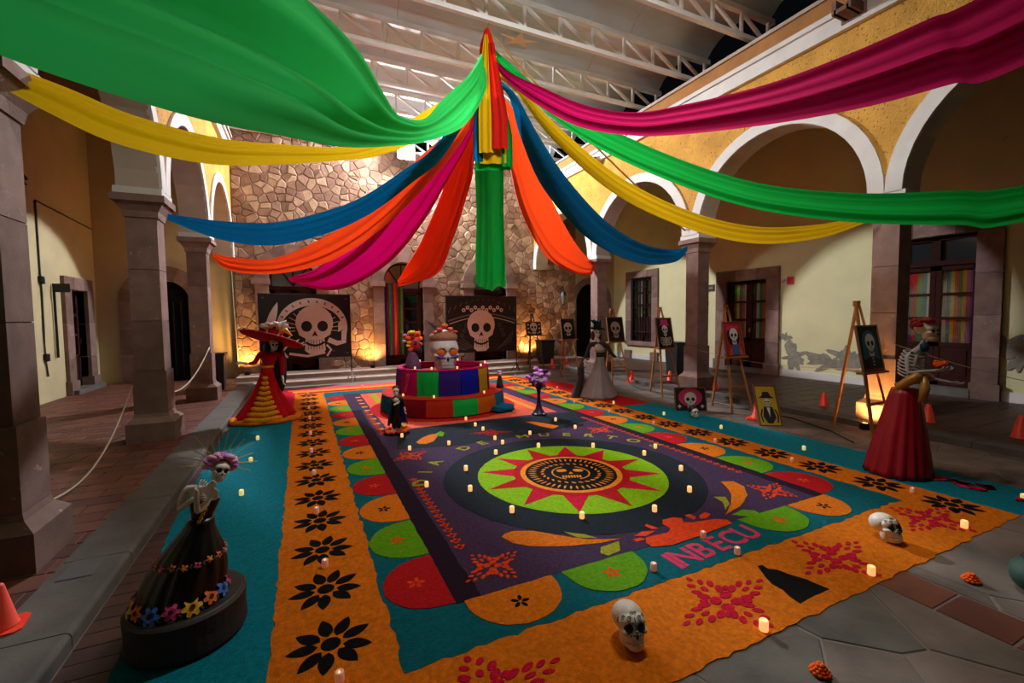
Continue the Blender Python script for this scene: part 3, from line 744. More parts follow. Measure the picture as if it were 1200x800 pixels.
# lettering
def text_mesh(ch, size):
    cu = bpy.data.curves.new('letter_curve', 'FONT'); cu.body = ch; cu.size = size; cu.extrude = .004; cu.offset = size*.02; cu.align_x = 'CENTER'; cu.resolution_u = 3
    o = bpy.data.objects.new('letter_tmp', cu); C.objects.link(o)
    dg = bpy.context.evaluated_depsgraph_get(); me = bpy.data.meshes.new_from_object(o.evaluated_get(dg))
    bpy.data.objects.remove(o); return me
def letter(ch, x, y, z, size, rot, mat, parent, sx=1.0):
    me = text_mesh(ch, size); me.materials.clear(); me.materials.append(mat); o = bpy.data.objects.new('letter', me); C.objects.link(o); o.parent = parent
    o.location = (x,y,z); o.rotation_euler.z = rot; o.scale.x = sx; return o
for k, ch in enumerate('INBECU'): letter(ch, 2.20+k*.175+(.06 if k == 0 else 0), 2.13+.012*k, .022, .27, .03, s_pink, RUG)
word = 'DIA DE MUERTOS'; n = len(word)
for k, ch in enumerate(word):
    if ch == ' ': continue
    a = math.radians(163-(163-14)*k/(n-1)); letter(ch, SX+1.52*math.cos(a), SY+1.50*math.sin(a), .028, .22, a-PI/2, s_yel, RUG, 1.1)

# ------------------------------------------------------------------ altar (stepped round fountain dressed in cloth)
AX, AY = 2.42, 8.25
ALT = thing('round_altar', 'two-tiered round altar dressed in coloured cloth panels', 'altar', (AX,AY,.014))
def ring_panels(r0, r1, z0, z1, cols, n_per, seed):
    tot = len(cols)
    for i, cn in enumerate(cols):
        a0 = -PI+2*PI*i/tot-.15; a1 = a0+2*PI/tot; g = G(); vs = []; nn = n_per; zs = [z1, z1-.03, (z0+z1)/2, z0]
        for j, z in enumerate(zs):
            for q in range(nn+1):
                a = a0+(a1-a0)*q/nn; r = r1+(r0-r1)*(z1-z)/(z1-z0)+(.012*math.sin(q*2.2+seed) if j > 1 else 0)-(.02 if j == 0 else 0); vs.append((r*math.cos(a), r*math.sin(a), z))
        fs = [(j*(nn+1)+q, j*(nn+1)+q+1, (j+1)*(nn+1)+q+1, (j+1)*(nn+1)+q) for j in range(3) for q in range(nn)]
        g.add(vs, fs); g.obj('cloth_panel', cloth(cn, .12), ALT, smooth=True)
COLS.update(violet=(52,24,110), royal=(16,22,140), gold=(168,126,22), wine=(120,8,24), forest=(14,96,30), rust=(178,40,18), pumpkin=(186,84,14), petrol=(0,92,122))
g = G(); g.lathe([(1.12,0),(1.12,.30),(.86,.30),(.86,.32)], 40); g.obj('lower_tier', mk('altar_plinth_stone', (120,92,82), .9), ALT)
ring_panels(1.16, 1.14, .02, .315, ['petrol','petrol','wine','rust','green','pumpkin','petrol','magenta','teal','rust','forest','gold','purple','wine','gold','petrol'], 6, 1)
g = G(); g.lathe([(1.14,.312),(1.10,.322),(.80,.322)], 48, cap=False); g.obj('lower_tier_cover', cloth('rust', .1), ALT)
g = G(); g.lathe([(.84,.30),(.84,.76),(.76,.76),(.75,.66),(.0,.66)], 40); g.obj('upper_tier', cloth('wine', .05), ALT)
ring_panels(.88, .865, .32, .77, ['purple','magenta','green','violet','royal','gold','magenta','teal','rust','purple','forest','wine','gold','forest'], 7, 2)
g = G(); g.lathe([(.868,.765),(.85,.785),(.78,.785),(.755,.74),(.75,.67)], 48, cap=False); g.obj('rim_cloth', cloth('magenta', .1), ALT)
for k in range(6):
    a = -2.72+.02*k; g = G(); z = .40+.055*k; r = .885
    for q in range(5): g.ball((r*math.cos(a+.035*math.cos(q*1.26)), r*math.sin(a+.035*math.cos(q*1.26)), z+.02*math.sin(q*1.26)), .012, 6, 4)
    g.obj('embroidered_blossom', cloth('pink', .1), ALT)

# ------------------------------------------------------------------ candles
m_wax = mk('candle_wax_lit', (255,214,150), .5, .05, 8, 0, emit=.95, emit_rgb=(255,186,112)); m_wax_dim = mk('candle_wax_unlit', (236,190,176), .4, .05, 8, 0, emit=.15, emit_rgb=(255,150,110))
m_wax_y = mk('candle_wax_cream', (240,224,150), .5, .05, 8, 0, emit=.55, emit_rgb=(250,226,130)); m_flame = mk('candle_flame', (255,220,150), .5, 0, bump=0, emit=2.2, emit_rgb=(255,214,140))
def cup(m, s):
    g = G(); g.lathe([(.019*s,0),(.02*s,.004),(.02*s,.046*s),(.017*s,.051*s),(.012*s,.050*s),(.010*s,.044*s),(.0,.044*s)], 14); return g.mesh('wax_cup', m, True)
g = G(); g.lathe([(.0,.034),(.0045,.040),(.0035,.050),(.0,.058)], 8); me_fl = g.mesh('flame', m_flame, True)
CUPS = {k: cup(m, .85) for k, m in (('lit',m_wax),('dim',m_wax_dim),('cream',m_wax_y))}
def candle(p, kind, label, group, s=1.0):
    t = thing('candle', label, 'candle', p, group=group); inst('wax_cup', CUPS[kind], t, sc=(s,s,s)); inst('flame', me_fl, t, (0,0,.018*s), sc=(.55*s,.55*s,.5*s)); return t
def candles(lst, kind, fmt, group, z=.03, s=1.0):
    z *= .38
    for i, (x, y) in enumerate(lst): candle(F(x, y, z), kind, fmt % ORD[i], group, s)
candles([(283,580),(294,541),(302,515)], 'cream', 'cream candle on the left teal runner, %s from the camera', 'cream candles on the teal runners', .01, 1.25)
candles([(398,799),(381,664),(371,601),(368,556),(365,530),(364,509),(363,491),(362,479),(361,463)], 'dim', 'small pale candle among the left black daisies, %s from the camera', 'candles among the left black daisies', .014, 1.25)
candles([(682,607),(600,600),(551,575),(546,551),(581,532),(631,524),(695,524),(755,533),(798,551),(808,576),(767,599)], 'lit', 'lit candle on the dark ring around the sun, %s clockwise from the front', 'candles on the dark sun ring', .034, 1.25)
candles([(500,570),(480,527),(471,512),(526,521),(589,520),(580,515),(566,504),(557,499),(546,492)], 'lit', 'lit candle on the carpet left of and before the altar, %s of those', 'candles before the altar', .03, 1.2)
candles([(621,509),(651,493),(674,502),(768,525)], 'lit', 'lit candle beyond the sun circle near the purple vase, %s from the left', 'candles near the purple vase', .032, 1.2)
candles([(719,473),(778,486),(845,502),(942,527),(1199,585)], 'cream', 'cream candle on the right teal runner, %s from the far end', 'cream candles on the teal runners', .01, 1.2)
candles([(653,455),(673,472),(714,483),(766,497),(838,518),(928,541),(1069,577)], 'dim', 'small pale candle among the right black daisies, %s from the far end', 'candles among the right black daisies', .014, 1.1)
candles([(895,738),(1021,673),(1130,618)], 'lit', 'bright square candle on the near orange border, %s from the left', 'candles on the near orange border', .014, 1.35)
candles([(766,668),(864,649),(824,630)], 'dim', 'white candle by the pink lettering, %s of three', 'white candles by the lettering', .02, 1.2)
for i, (a, r, z) in enumerate(((-2.02,1.0,.336),(-1.05,1.0,.336),(-2.65,.98,.336),(-1.55,.815,.799),(-.85,.815,.799),(-2.1,.815,.799),(-2.5,.815,.799),(-.2,.815,.799),(1.9,.815,.799),(.9,.815,.799))):
    candle((AX+r*math.cos(a), AY+r*math.sin(a), z+.002), 'lit', ('lit candle on the %s of the altar, %s counted' % ('lower ledge' if i < 3 else 'upper rim', ORD[i if i < 3 else i-3])), 'candles on the altar', 1.0)
candle(F(604,440,.01), 'dim', 'lone candle on the carpet far behind the purple vase', 'candles near the purple vase', 1.0)
candle(F(425,453,.02), 'dim', 'lone candle on the pink rear stripe of the carpet', 'candles near the purple vase', 1.0)

# ------------------------------------------------------------------ drapes
PX, PY = 3.16, 7.6
def smooth_pts(pts, n=48):
    out = []; m = len(pts)
    for i in range(n+1):
        t = i/n*(m-1); k = min(int(t), m-2); u = t-k
        p = [pts[max(k-1,0)], pts[k], pts[k+1], pts[min(k+2,m-1)]]
        out.append(tuple(.5*((2*p[1][a])+(-p[0][a]+p[2][a])*u+(2*p[0][a]-5*p[1][a]+4*p[2][a]-p[3][a])*u*u+(-p[0][a]+3*p[1][a]-3*p[2][a]+p[3][a])*u**3) for a in range(len(p[1]))))
    return out
def drape(name_col, label, pts, folds=5, seed=0, flat=.34, rgb=None):
    """pts: (x, y, z, width). A slack band of cloth, hammock-shaped and pleated lengthwise."""
    rr = random.Random(seed); ph = [rr.uniform(0,6.28) for _ in range(6)]
    P = smooth_pts(pts, 56); nv = 36; vs = []; n = len(P)
    for i, (x, y, z, w) in enumerate(P):
        a = Vector(P[max(i-1,0)][:3]); b = Vector(P[min(i+1,n-1)][:3]); T = (b-a).normalized()
        hor = Vector((b.x-a.x, b.y-a.y, 0)); hor = hor.normalized() if hor.length > 1e-4 else Vector((1,0,0))
        Sd = Vector((-hor.y, hor.x, 0)); N = T.cross(Sd).normalized()
        if N.z < 0: N = -N
        w = max(w, .05)
        for q in range(nv+1):
            u = -1+2*q/nv
            bow = (u*u-.4)*w*flat
            pl = sum((abs(math.sin(u*(1.6+1.1*k)+ph[k]+.5*math.sin(i/n*3+k)))-.5) * w*.15/(1+.5*k) for k in range(folds))
            vs.append(Vector((x,y,z))+Sd*(u*w*.5)+N*(bow+pl))
    fs = [(i*(nv+1)+q, i*(nv+1)+q+1, (i+1)*(nv+1)+q+1, (i+1)*(nv+1)+q) for i in range(n-1) for q in range(nv)]
    g = G(); g.add(vs, fs)
    m = mk('drape_'+name_col+'_thick', DR[name_col], .8, .04, 1.5, .08, 300, trans=.08)
    o = g.obj('hanging_drape', m, smooth=True); return tag(o, label, 'drape', 'coloured drapes hung from the roof')
DR = dict(light_green=(48,204,96), green=(6,158,56), yellow=(222,176,8), blue=(0,84,130), orange=(232,66,20), magenta=(160,0,72), red=(200,28,16))
def ribbon(col, label, E, st, c0, end, seed=0, folds=4, lat=.35, tr=.3):
    """slack band of cloth between the hanging point and the column E; its two long edges follow the stations
    (pixel, pixel, thickness) set on upright planes that stand lat widths apart"""
    rr = random.Random(seed); ph = [rr.uniform(0,6.28) for _ in range(6)]
    e = Vector((E[0]-PX, E[1]-PY)); nn = Vector((-e.y, e.x)).normalized(); c = nn.x*PX+nn.y*PY
    sg = 1 if c < 0 else -1                     # towards the camera
    rows = []
    x, y, z, w = c0; rows.append((Vector((x,y,z-w/2)), Vector((x,y,z+w/2))))
    for i, (px, py, w) in enumerate(st):
        a, b = st[max(i-1,0)], st[min(i+1,len(st)-1)]; tx, ty = b[0]-a[0], b[1]-a[1]; l = math.hypot(tx,ty); qx, qy = -ty/l, tx/l
        if qy < 0: qx, qy = -qx, -qy            # q points down the picture
        d = ray(px, py); t = c/(nn.x*d.x+nn.y*d.y); wm = w*t/F_PX; pr = []
        for s_ in (1, -1):
            d = ray(px+qx*s_*w/2, py+qy*s_*w/2); t = (c+sg*s_*lat*wm/2)/(nn.x*d.x+nn.y*d.y); pr.append(CAM+d*t)
        rows.append(tuple(pr))
    if end: x, y, z, w = end; rows.append((Vector((x,y,z-w/2)), Vector((x,y,z+w/2))))
    P = smooth_pts([tuple(a)+tuple(b) for a, b in rows], 72); nv = 30; vs = []; n = len(P)
    for i, r in enumerate(P):
        A, B = Vector(r[:3]), Vector(r[3:]); T = Vector(P[min(i+1,n-1)][:3])-Vector(P[max(i-1,0)][:3]); N = (B-A).cross(T)
        N = N.normalized() if N.length > 1e-9 else Vector((0,0,1)); w = (B-A).length
        for q in range(nv+1):
            u = q/nv; f = 0
            for k in range(folds):
                v = (u*(1.1+.75*k)+ph[k]/6.28+.05*math.sin(i/n*5+ph[k]))%1.0; f += (abs(2*v-1)**.6-.55)*w*.13/(1+.45*k)
            vs.append(A.lerp(B, u)+N*f*min(1, 4*u+.25, 4*(1-u)+.25))
    g = G(); g.add(vs, [(i*(nv+1)+q, i*(nv+1)+q+1, (i+1)*(nv+1)+q+1, (i+1)*(nv+1)+q) for i in range(n-1) for q in range(nv)])
    o = g.obj('hanging_drape', mk('drape_'+col, DR[col], .8, .04, 1.5, .05, 300, trans=tr), smooth=True); return tag(o, label, 'drape', 'coloured drapes hung from the roof')
top = lambda dx, dy, z, w=.12: (PX+dx, PY+dy, z, w)
ribbon('light_green', 'broad bright green drape sweeping overhead to the upper left corner', (-1.65,.6), [(560,95,26),(533,130,40),(500,152,26),(460,152,38),(420,138,76),(370,106,126),(300,68,176),(200,20,216),(100,-25,240),(0,-72,255),(-150,-150,275)], top(-.1,-.05,6.35), None, 3, 6, .45, .5)
ribbon('yellow', 'yellow drape on the left ending at the nearest left column', (-1.65,4.1), [(545,108,18),(490,150,26),(440,172,22),(400,180,16),(330,181,24),(250,177,32),(150,153,38),(70,119,36)], top(-.1,.0,6.3), (-1.8,3.9,3.3,.1), 4)
ribbon('blue', 'dark blue drape on the left ending at the second left column', (-1.65,7.6), [(545,130,10),(512,180,16),(480,205,18),(430,240,22),(380,261,26),(320,274,27),(260,270,22)], top(-.1,.02,6.2), (-1.62,7.6,3.12,.08), 5)
ribbon('orange', 'orange drape on the left ending at the far left column', (-1.65,10.95), [(548,140,14),(500,196,28),(440,256,28),(380,294,28),(320,312,18),(270,309,16)], top(-.08,.06,6.2), (-1.6,10.9,3.02,.12), 6)
ribbon('magenta', 'magenta drape on the left reaching the stone wall doorway', (-.2,14.3), [(548,150,14),(515,195,34),(475,248,50),(440,290,50),(400,318,42),(370,328,24)], top(-.06,.08,6.1), (-.3,14.2,2.85,.1), 7)
ribbon('orange', 'orange drape hanging to the middle doorway of the stone wall', (2.9,14.3), [(552,150,12),(547,175,18),(535,222,25),(515,280,30),(497,316,29)], top(-.03,.1,5.9), (2.75,14.1,2.8,.25), 8)
drape('green', 'green drape hanging straight down behind the banner to the stone wall', [(PX+.02,PY+.1,5.6,.25),(PX+.25,PY+.6,4.75,.55),(PX+.8,PY+1.9,3.95,.62),(PX+1.5,PY+3.6,3.2,.8),(PX+2.05,PY+4.9,2.75,.9),(PX+2.4,PY+5.75,2.62,1.0),(PX+2.75,PY+6.6,2.9,1.0)], 3, 9, .06)
ribbon('orange', 'orange drape on the right ending at the far right column', (7.7,10.78), [(598,130,8),(604,160,16),(612,196,30),(630,246,40),(655,290,38),(680,310,24),(695,315,14)], top(.1,.08,5.9), (7.6,10.7,3.05,.12), 10)
ribbon('blue', 'dark blue drape on the right ending at the middle right column', (7.7,7.17), [(600,112,8),(620,160,20),(650,215,29),(700,270,29),(750,297,23),(790,300,15)], top(.1,.02,6.0), (7.62,7.17,3.15,.1), 11)
ribbon('yellow', 'narrow yellow drape on the right ending at the lamp-lit column', (7.7,3.6), [(606,104,7),(650,155,15),(720,215,20),(800,255,20),(880,275,20),(960,271,16)], top(.1,-.02,6.1), (7.62,3.65,3.12,.08), 12)
ribbon('green', 'long green drape on the right leaving the picture at the right edge', (7.7,.03), [(592,76,10),(640,121,17),(700,158,26),(780,195,28),(880,228,30),(1000,243,34),(1120,243,40),(1200,238,42)], top(.1,-.04,6.45), (7.55,.2,3.15,.1), 13)
ribbon('magenta', 'deep magenta drape rising to the upper right corner', (5.9,-1.4), [(594,88,10),(630,111,20),(680,135,26),(740,145,27),(800,140,34),(900,122,46),(1000,95,64),(1100,60,80),(1200,22,96)], top(.1,-.06,6.3), (5.6,-.7,4.6,.5), 14)
# central banner of vertical strips
BN = thing('hanging_banner', 'tall bundle of hanging yellow, red, blue and green cloth strips under the roof', 'banner', (PX,PY,0))
vx = Vector((CR.x,CR.y,0)).normalized(); vd = Vector((-CR.y,CR.x,0)).normalized()
def strip(px0, px1, py0, py1, dd, col, taper=.35, seed=0):
    g = G(); nv, nz = 14, 16; vs = []
    for j in range(nz+1):
        t = j/nz; py = py0+(py1-py0)*t; z = W(573,py,PY).z; k = taper+(1-taper)*min(1, t*1.6)**.7
        cx = 573+((px0+px1)/2-573)*(.3+.7*min(1,t*1.4))
        for q in range(nv+1):
            u = q/nv-.5; off = (cx-573+u*(px1-px0)*k)*8.3/F_PX
            vs.append(vx*off+vd*(dd+.02*math.sin(u*14+seed))+Vector((0,0,z)))
    g.add(vs, [(j*(nv+1)+q, j*(nv+1)+q+1, (j+1)*(nv+1)+q+1, (j+1)*(nv+1)+q) for j in range(nz) for q in range(nv)])
    g.obj('cloth_strip', mk('drape_'+col, DR[col], .8, .04, 1.5, .08, 300, trans=.3), BN, smooth=True)
strip(563,579,50,184,-.22,'yellow',.22,1); strip(576,595,60,180,-.24,'red',.2,2); strip(556,567,70,192,-.14,'blue',.4,3); strip(588,600,80,198,-.12,'green',.4,4); strip(563,594,150,194,-.10,'yellow',.9,5); strip(558,598,120,200,-.02,'green',.8,6)
g = G(); zt = W(573,36,PY).z; g.lathe([(.16,-.5),(.13,-.25),(.08,-.10),(.05,.0),(.0,.06)], 16, (0,0,zt)); g.obj('knot', mk('drape_red', DR['red'], .8, trans=.3), BN, smooth=True)
g = G(); g.tube([(.16*math.cos(a),.16*math.sin(a),zt-.5) for a in [2*PI*k/16 for k in range(17)]], .02, 6); g.obj('hoop', m_steel, BN)
g = G(); g.tube([(0,0,zt-.02),(0.02,-.1,zt+.2),(.0,-.2,6.92)], .015, 6); g.obj('hanging_rope', mk('jute_rope',(170,130,70),.9), BN)
g = G(); p0 = Vector((PX,PY,zt)); pts = [p0.lerp(Vector((7.68,7.3,3.55)), k/14)-Vector((0,0,.12*math.sin(PI*k/14))) for k in range(15)]; g.tube(pts, .018, 6)
tag(g.obj('guy_rope', MATS['jute_rope'], smooth=True), 'brown guy rope running from the banner top down to the right wall', 'rope')
g = G(); c = F(608,47,7.44)
pts = []
for k in range(10): a = PI/2+.5+k*PI/5; r = .36 if k%2 == 0 else .12; pts.append((r*math.cos(a)*1.2, r*math.sin(a)*.7))
g.M = Matrix.Translation((c.x,c.y,7.44)); g.prism(pts, -.012, 0, bottom=True)
tag(g.obj('painted_roof_glow', mk('peach_painted_glow',(252,224,184),.8,.05,4,0,trans=.3)), 'small peach star-shaped patch standing for light through a roof hole', 'star')  # pale colour painted to stand for light through a damaged roof sheet
# ------------------------------------------------------------------ skulls
m_bone = mk('bone_white', (222,214,200), .45, .06, 8, .05, 60); m_bone_y = mk('bone_ivory', (206,196,176), .5, .1, 8, .05, 60); m_sock = mk('socket_black', (10,10,12), .6, 0, bump=0)
m_ink = mk('ink_line', (40,26,28), .6, 0, bump=0)
def _nrm(v): l = math.sqrt(sum(a*a for a in v)); return tuple(a/l for a in v)
# head shape: union of ellipsoids seen from an inner point, with the sockets scooped out (units: half a head height; face to -Y)
S_O = (0, -.12, -.08)
S_ELL = [((0,.14,.20),(.63,.76,.58)), ((0,-.42,-.26),(.43,.40,.46)), ((.40,-.44,-.17),(.17,.27,.15)), ((-.40,-.44,-.17),(.17,.27,.15)), ((0,-.38,.15),(.56,.38,.36)), ((0,-.40,-.66),(.37,.41,.29)), ((.32,-.12,-.46),(.17,.28,.38)), ((-.32,-.12,-.46),(.17,.28,.38))]
S_EYE = [((.255,-.80,-.02),.215), ((-.255,-.80,-.02),.215)]; S_NOSE = [((0,-.86,-.27),.085), ((0,-.90,-.34),.09)]; S_TMP = [((.80,-.32,.02),.24), ((-.80,-.32,.02),.24)]
def _ray_ell(o, d, c, r):
    q = [(o[i]-c[i])/r[i] for i in range(3)]; e = [d[i]/r[i] for i in range(3)]
    A = sum(v*v for v in e); B = sum(u*v for u, v in zip(q, e)); K = sum(v*v for v in q)-1; D = B*B-A*K
    if D < 0: return None
    D = math.sqrt(D); return ((-B-D)/A, (-B+D)/A)
def skull_fn(d):
    best = .2
    hits = sorted((h for h in (_ray_ell(S_O, d, c, r) for c, r in S_ELL) if h and h[1] > 0), key=lambda h: -h[1])
    if hits: best = hits[0][1]
    for c, r in S_EYE+S_NOSE+S_TMP:
        h = _ray_ell(S_O, d, c, (r,r,r*1.05))
        if h and h[0] > .1 and h[1] > best > h[0]: best = max(h[0], best-.16)
    return tuple(S_O[i]+d[i]*best for i in range(3))
_SK = {}
def skull_head(parent, c, s, rot=(0,0,0), bone=None, hi=True, teeth=True, eye=None, eye_s=1.0):
    """skull with scooped sockets, dark eye pits, nose, two rows of teeth; faces -Y before rot. Returns the skull object (its parts are children)"""
    bone = bone or m_bone; nu, nv = (72,54) if hi else (36,28)
    if (nu, bone.name) not in _SK:
        g = G(); g.ball((0,0,0), 1, nu, nv, fn=skull_fn); _SK[(nu, bone.name)] = g.mesh('skull', bone, True)
    o = inst('skull', _SK[(nu, bone.name)], parent, c); o.scale = (s,s,s); o.rotation_euler = rot
    for (e, r) in S_EYE:
        g = G(); g.ball((e[0]*.98, e[1]+.235, e[2]), (r*.96*eye_s, r*.80, r*1.0*eye_s), 16, 10); g.obj('eye_socket', eye or m_sock, o, smooth=True)
    g = G(); g.ball((0,-.795,-.30), (.06,.06,.10), 10, 8); g.obj('nose_hole', m_sock, o, smooth=True)
    if teeth:
        g = G(); g.ball((0,-.42,-.575), (.375,.40,.035), 24, 8); g.obj('mouth_gap', m_sock, o, smooth=True)
        for row, (zt, h, R1, R2) in enumerate(((-.51,.10,.365,.385),(-.63,.10,.365,.395))):
            n = 8 if hi or s > .2 else 6
            for k in range(n):
                a = -PI/2+(k-(n-1)/2)*1.5/n; g = G(); g.M = Matrix.Translation((R1*math.cos(a), -.42+R2*math.sin(a), zt)) @ Matrix.Rotation(a+PI/2, 4, 'Z')
                g.box(-.225/n,.225/n,-.035,.03,-h/2,h/2); g.obj('tooth', bone, o)
    return o
def spiral(o, c, nrm, r, m, s):
    g = G(); u = Vector(nrm).cross(Vector((0,0,1))).normalized(); v = u.cross(Vector(nrm)).normalized()
    g.tube([Vector(c)+(u*math.cos(t)+v*math.sin(t))*r*(.15+.85*t/9) for t in [9*k/30 for k in range(31)]], .014, 5); g.obj('painted_curl', m, o)
# big skulls on the near border
def sugar_skull(px, py, s, yaw, label, tilt, extra, z=.006):
    p = F(px, py, z); t = thing('painted_skull', label, 'skull', p, yaw, group='painted skulls lying on the carpet')
    o = skull_head(t, (0,0,s*.82), s, (tilt,0,0), hi=True, eye=mk('socket_teal', (14,30,36), .5, 0, bump=0) if extra == 'a' else m_sock)
    ln = mk('painted_line_dark', (54,52,58), .6, 0, bump=0) if extra == 'a' else mk('painted_line_red', (110,30,36), .6, 0, bump=0)
    pm = mk('petal_bluegrey', (92,116,120), .6, .1, bump=0) if extra == 'a' else mk('petal_navy', (26,26,50), .6, .1, bump=0)
    for (e, r) in S_EYE:
        for k in range(12):
            a = 2*PI*k/12; dd = _nrm((e[0]-S_O[0]+.25*math.cos(a), e[1]-S_O[1], e[2]-S_O[2]+.25*math.sin(a))); q = skull_fn(dd)
            g = G(); g.ball(q, (.05,.022,.05), 8, 6); g.obj('eye_petal', pm, o, smooth=True)
    for s1 in (-1, 1):
        for dd, rr_ in (((s1*.30,-.75,.55),.11),((s1*.10,-.62,.78),.09),((s1*.85,-.30,.42),.14),((s1*.6,-.55,.60),.10)):
            d = _nrm(dd); q = skull_fn(d); spiral(o, [a*1.004 for a in q], d, rr_, ln, .12)
    g = G(); g.tube([tuple(v*1.004 for v in skull_fn(_nrm((0,-.8,.25+.08*k)))) for k in range(6)], .016, 5); g.obj('painted_stem', ln, o)
    return t
sugar_skull(737, 750, .124, -.3, 'white painted skull with teal eye petals on the near orange border', -.3, 'a')
sugar_skull(1037, 631, .120, -.3, 'white painted skull with dark flower eye and red curls facing right', -.3, 'b')
p = F(813, 489, .01); t = thing('painted_skull', 'small black and white skull lying below the pink-haired painting', 'skull', p, -.1, group='painted skulls lying on the carpet')
o = skull_head(t, (0,0,.095), .10, (-.1,0,0), hi=False); g = G(); g.ball((0,.3,.34), (.74,.8,.66), 16, 10); g.obj('black_hair', m_black, o, smooth=True)
# skull on the altar
t = thing('altar_skull', 'large decorated skull with orange eyes and flower crown on the altar', 'skull', (AX+.02,AY-.05,.68), -.1)
m_sk = mk('altar_skull_paint', (196,186,190), .5, .08, 5, .1, 40)
o = skull_head(t, (0,0,.38), .42, (0,0,0), bone=m_sk, teeth=True, eye=mk('eye_orange', (206,92,16), .6, .1, bump=0), eye_s=1.12)
g = G(); g.ball((0,-.40,-.86), (.33,.40,.20), 22, 12); g.obj('orange_chin', mk('chin_orange', (206,88,20), .6, .15, 8, .1), o, smooth=True)
g = G(); g.ball((0,.22,.62), (.64,.78,.36), 24, 12); g.obj('brown_cap', mk('cap_brown', (150,100,76), .7, .2, 8, .1), o, smooth=True)
for s1 in (-1, 1):
    g = G(); g.tube([tuple(v*1.01 for v in skull_fn(_nrm((s1*x, -.7, z)))) for x, z in ((.10,-.16),(.25,-.17),(.40,-.16),(.52,-.12),(.62,-.08))], [.03,.055,.06,.05,.03], 8); g.obj('blue_cheek_stripe', mk('paint_blue', (30,60,150), .5, .1, bump=0), o, smooth=True)
    g = G(); g.tube([tuple(v*1.01 for v in skull_fn(_nrm((s1*x, -.7, z)))) for x, z in ((.06,.12),(.14,.30),(.34,.34),(.50,.24))], .025, 6); g.obj('gold_brow', mk('paint_gold', (190,150,60), .5, .1, bump=0), o, smooth=True)
def rose(g, c, r, mi=0, seed=0):
    rr = random.Random(seed); g.ball(c, r*.55, 10, 7, mi)
    for k in range(7):
        a = k*.9+rr.uniform(0,.3); el = rr.uniform(-.5,.6); q = (c[0]+r*.5*math.cos(a)*math.cos(el), c[1]+r*.5*math.sin(a)*math.cos(el), c[2]+r*.5*math.sin(el))
        g.ball(q, (r*.52,r*.52,r*.40), 8, 5, mi)
m_rred = mk('rose_red', (150,10,16), .7, .25, 20, .1); m_rpink = mk('rose_pink', (244,172,208), .7, .2, 20, .1); m_rlil = mk('rose_lilac', (204,128,212), .7, .2, 20, .1); m_ror = mk('flower_orange', (236,92,26), .8, .2, 30, .3); m_ryel = mk('flower_yellow', (236,200,60), .8, .2, 30, .3)
for k, (x, y, z, r) in enumerate(((0,-.06,.86,.07),(-.10,-.08,.80,.065),(.10,-.08,.80,.065),(.2,-.06,.75,.05),(-.2,-.06,.75,.05))): g = G(); rose(g, (x,y,z), r, 0, k); g.obj('crown_flower', mk('flower_coral',(206,80,60),.8,.2,30) if k else m_ror, t, smooth=True)
for k in range(5): g = G(); g.tube([(-.08,.05,.80),(-.22-.03*k,.05,.84+.035*k)], [.03,.005], 6); g.obj('black_feather', m_black, t)
# flower-headed bust behind it
bp = W(484,432,8.6); t = thing('flower_bust', 'tall bust with red and yellow flower headdress left of the altar skull', 'figure', (bp.x,8.6,.70))
g = G(); g.lathe([(.17,0),(.15,.1),(.08,.32),(.05,.36)], 18); g.obj('purple_dress', mk('dress_plum',(96,52,92),.7,.15), t, smooth=True)
g = G(); g.ball((.04,-.02,.52), (.11,.13,.16), 18, 12); g.obj('face', mk('mask_red',(206,50,26),.6,.3,12), t, smooth=True)
for k, (x, z, r, m) in enumerate(((-.03,.72,.08,m_ryel),(.08,.70,.08,m_ror),(-.10,.62,.07,m_ror),(-.08,.54,.05,m_ryel),(-.09,.47,.045,m_ryel),(.13,.60,.07,m_ror),(.12,.48,.07,m_rred),(.0,.64,.08,m_rred),(-.05,.40,.06,m_ror),(-.17,.56,.05,m_rlil),(-.15,.68,.04,m_rlil),(.03,.42,.06,m_rred))): g = G(); rose(g, (x,-.06,z), r, 0, k); g.obj('flower', m, t, smooth=True)
g = G(); g.ball((.03,-.15,.53), (.035,.02,.05), 10, 6); g.obj('blue_eye_patch', mk('paint_blue',(30,60,150)), t, smooth=True)
g = G(); g.ball((.1,.02,.36), (.10,.1,.12), 14, 8); g.obj('dark_hair', m_black, t, smooth=True)

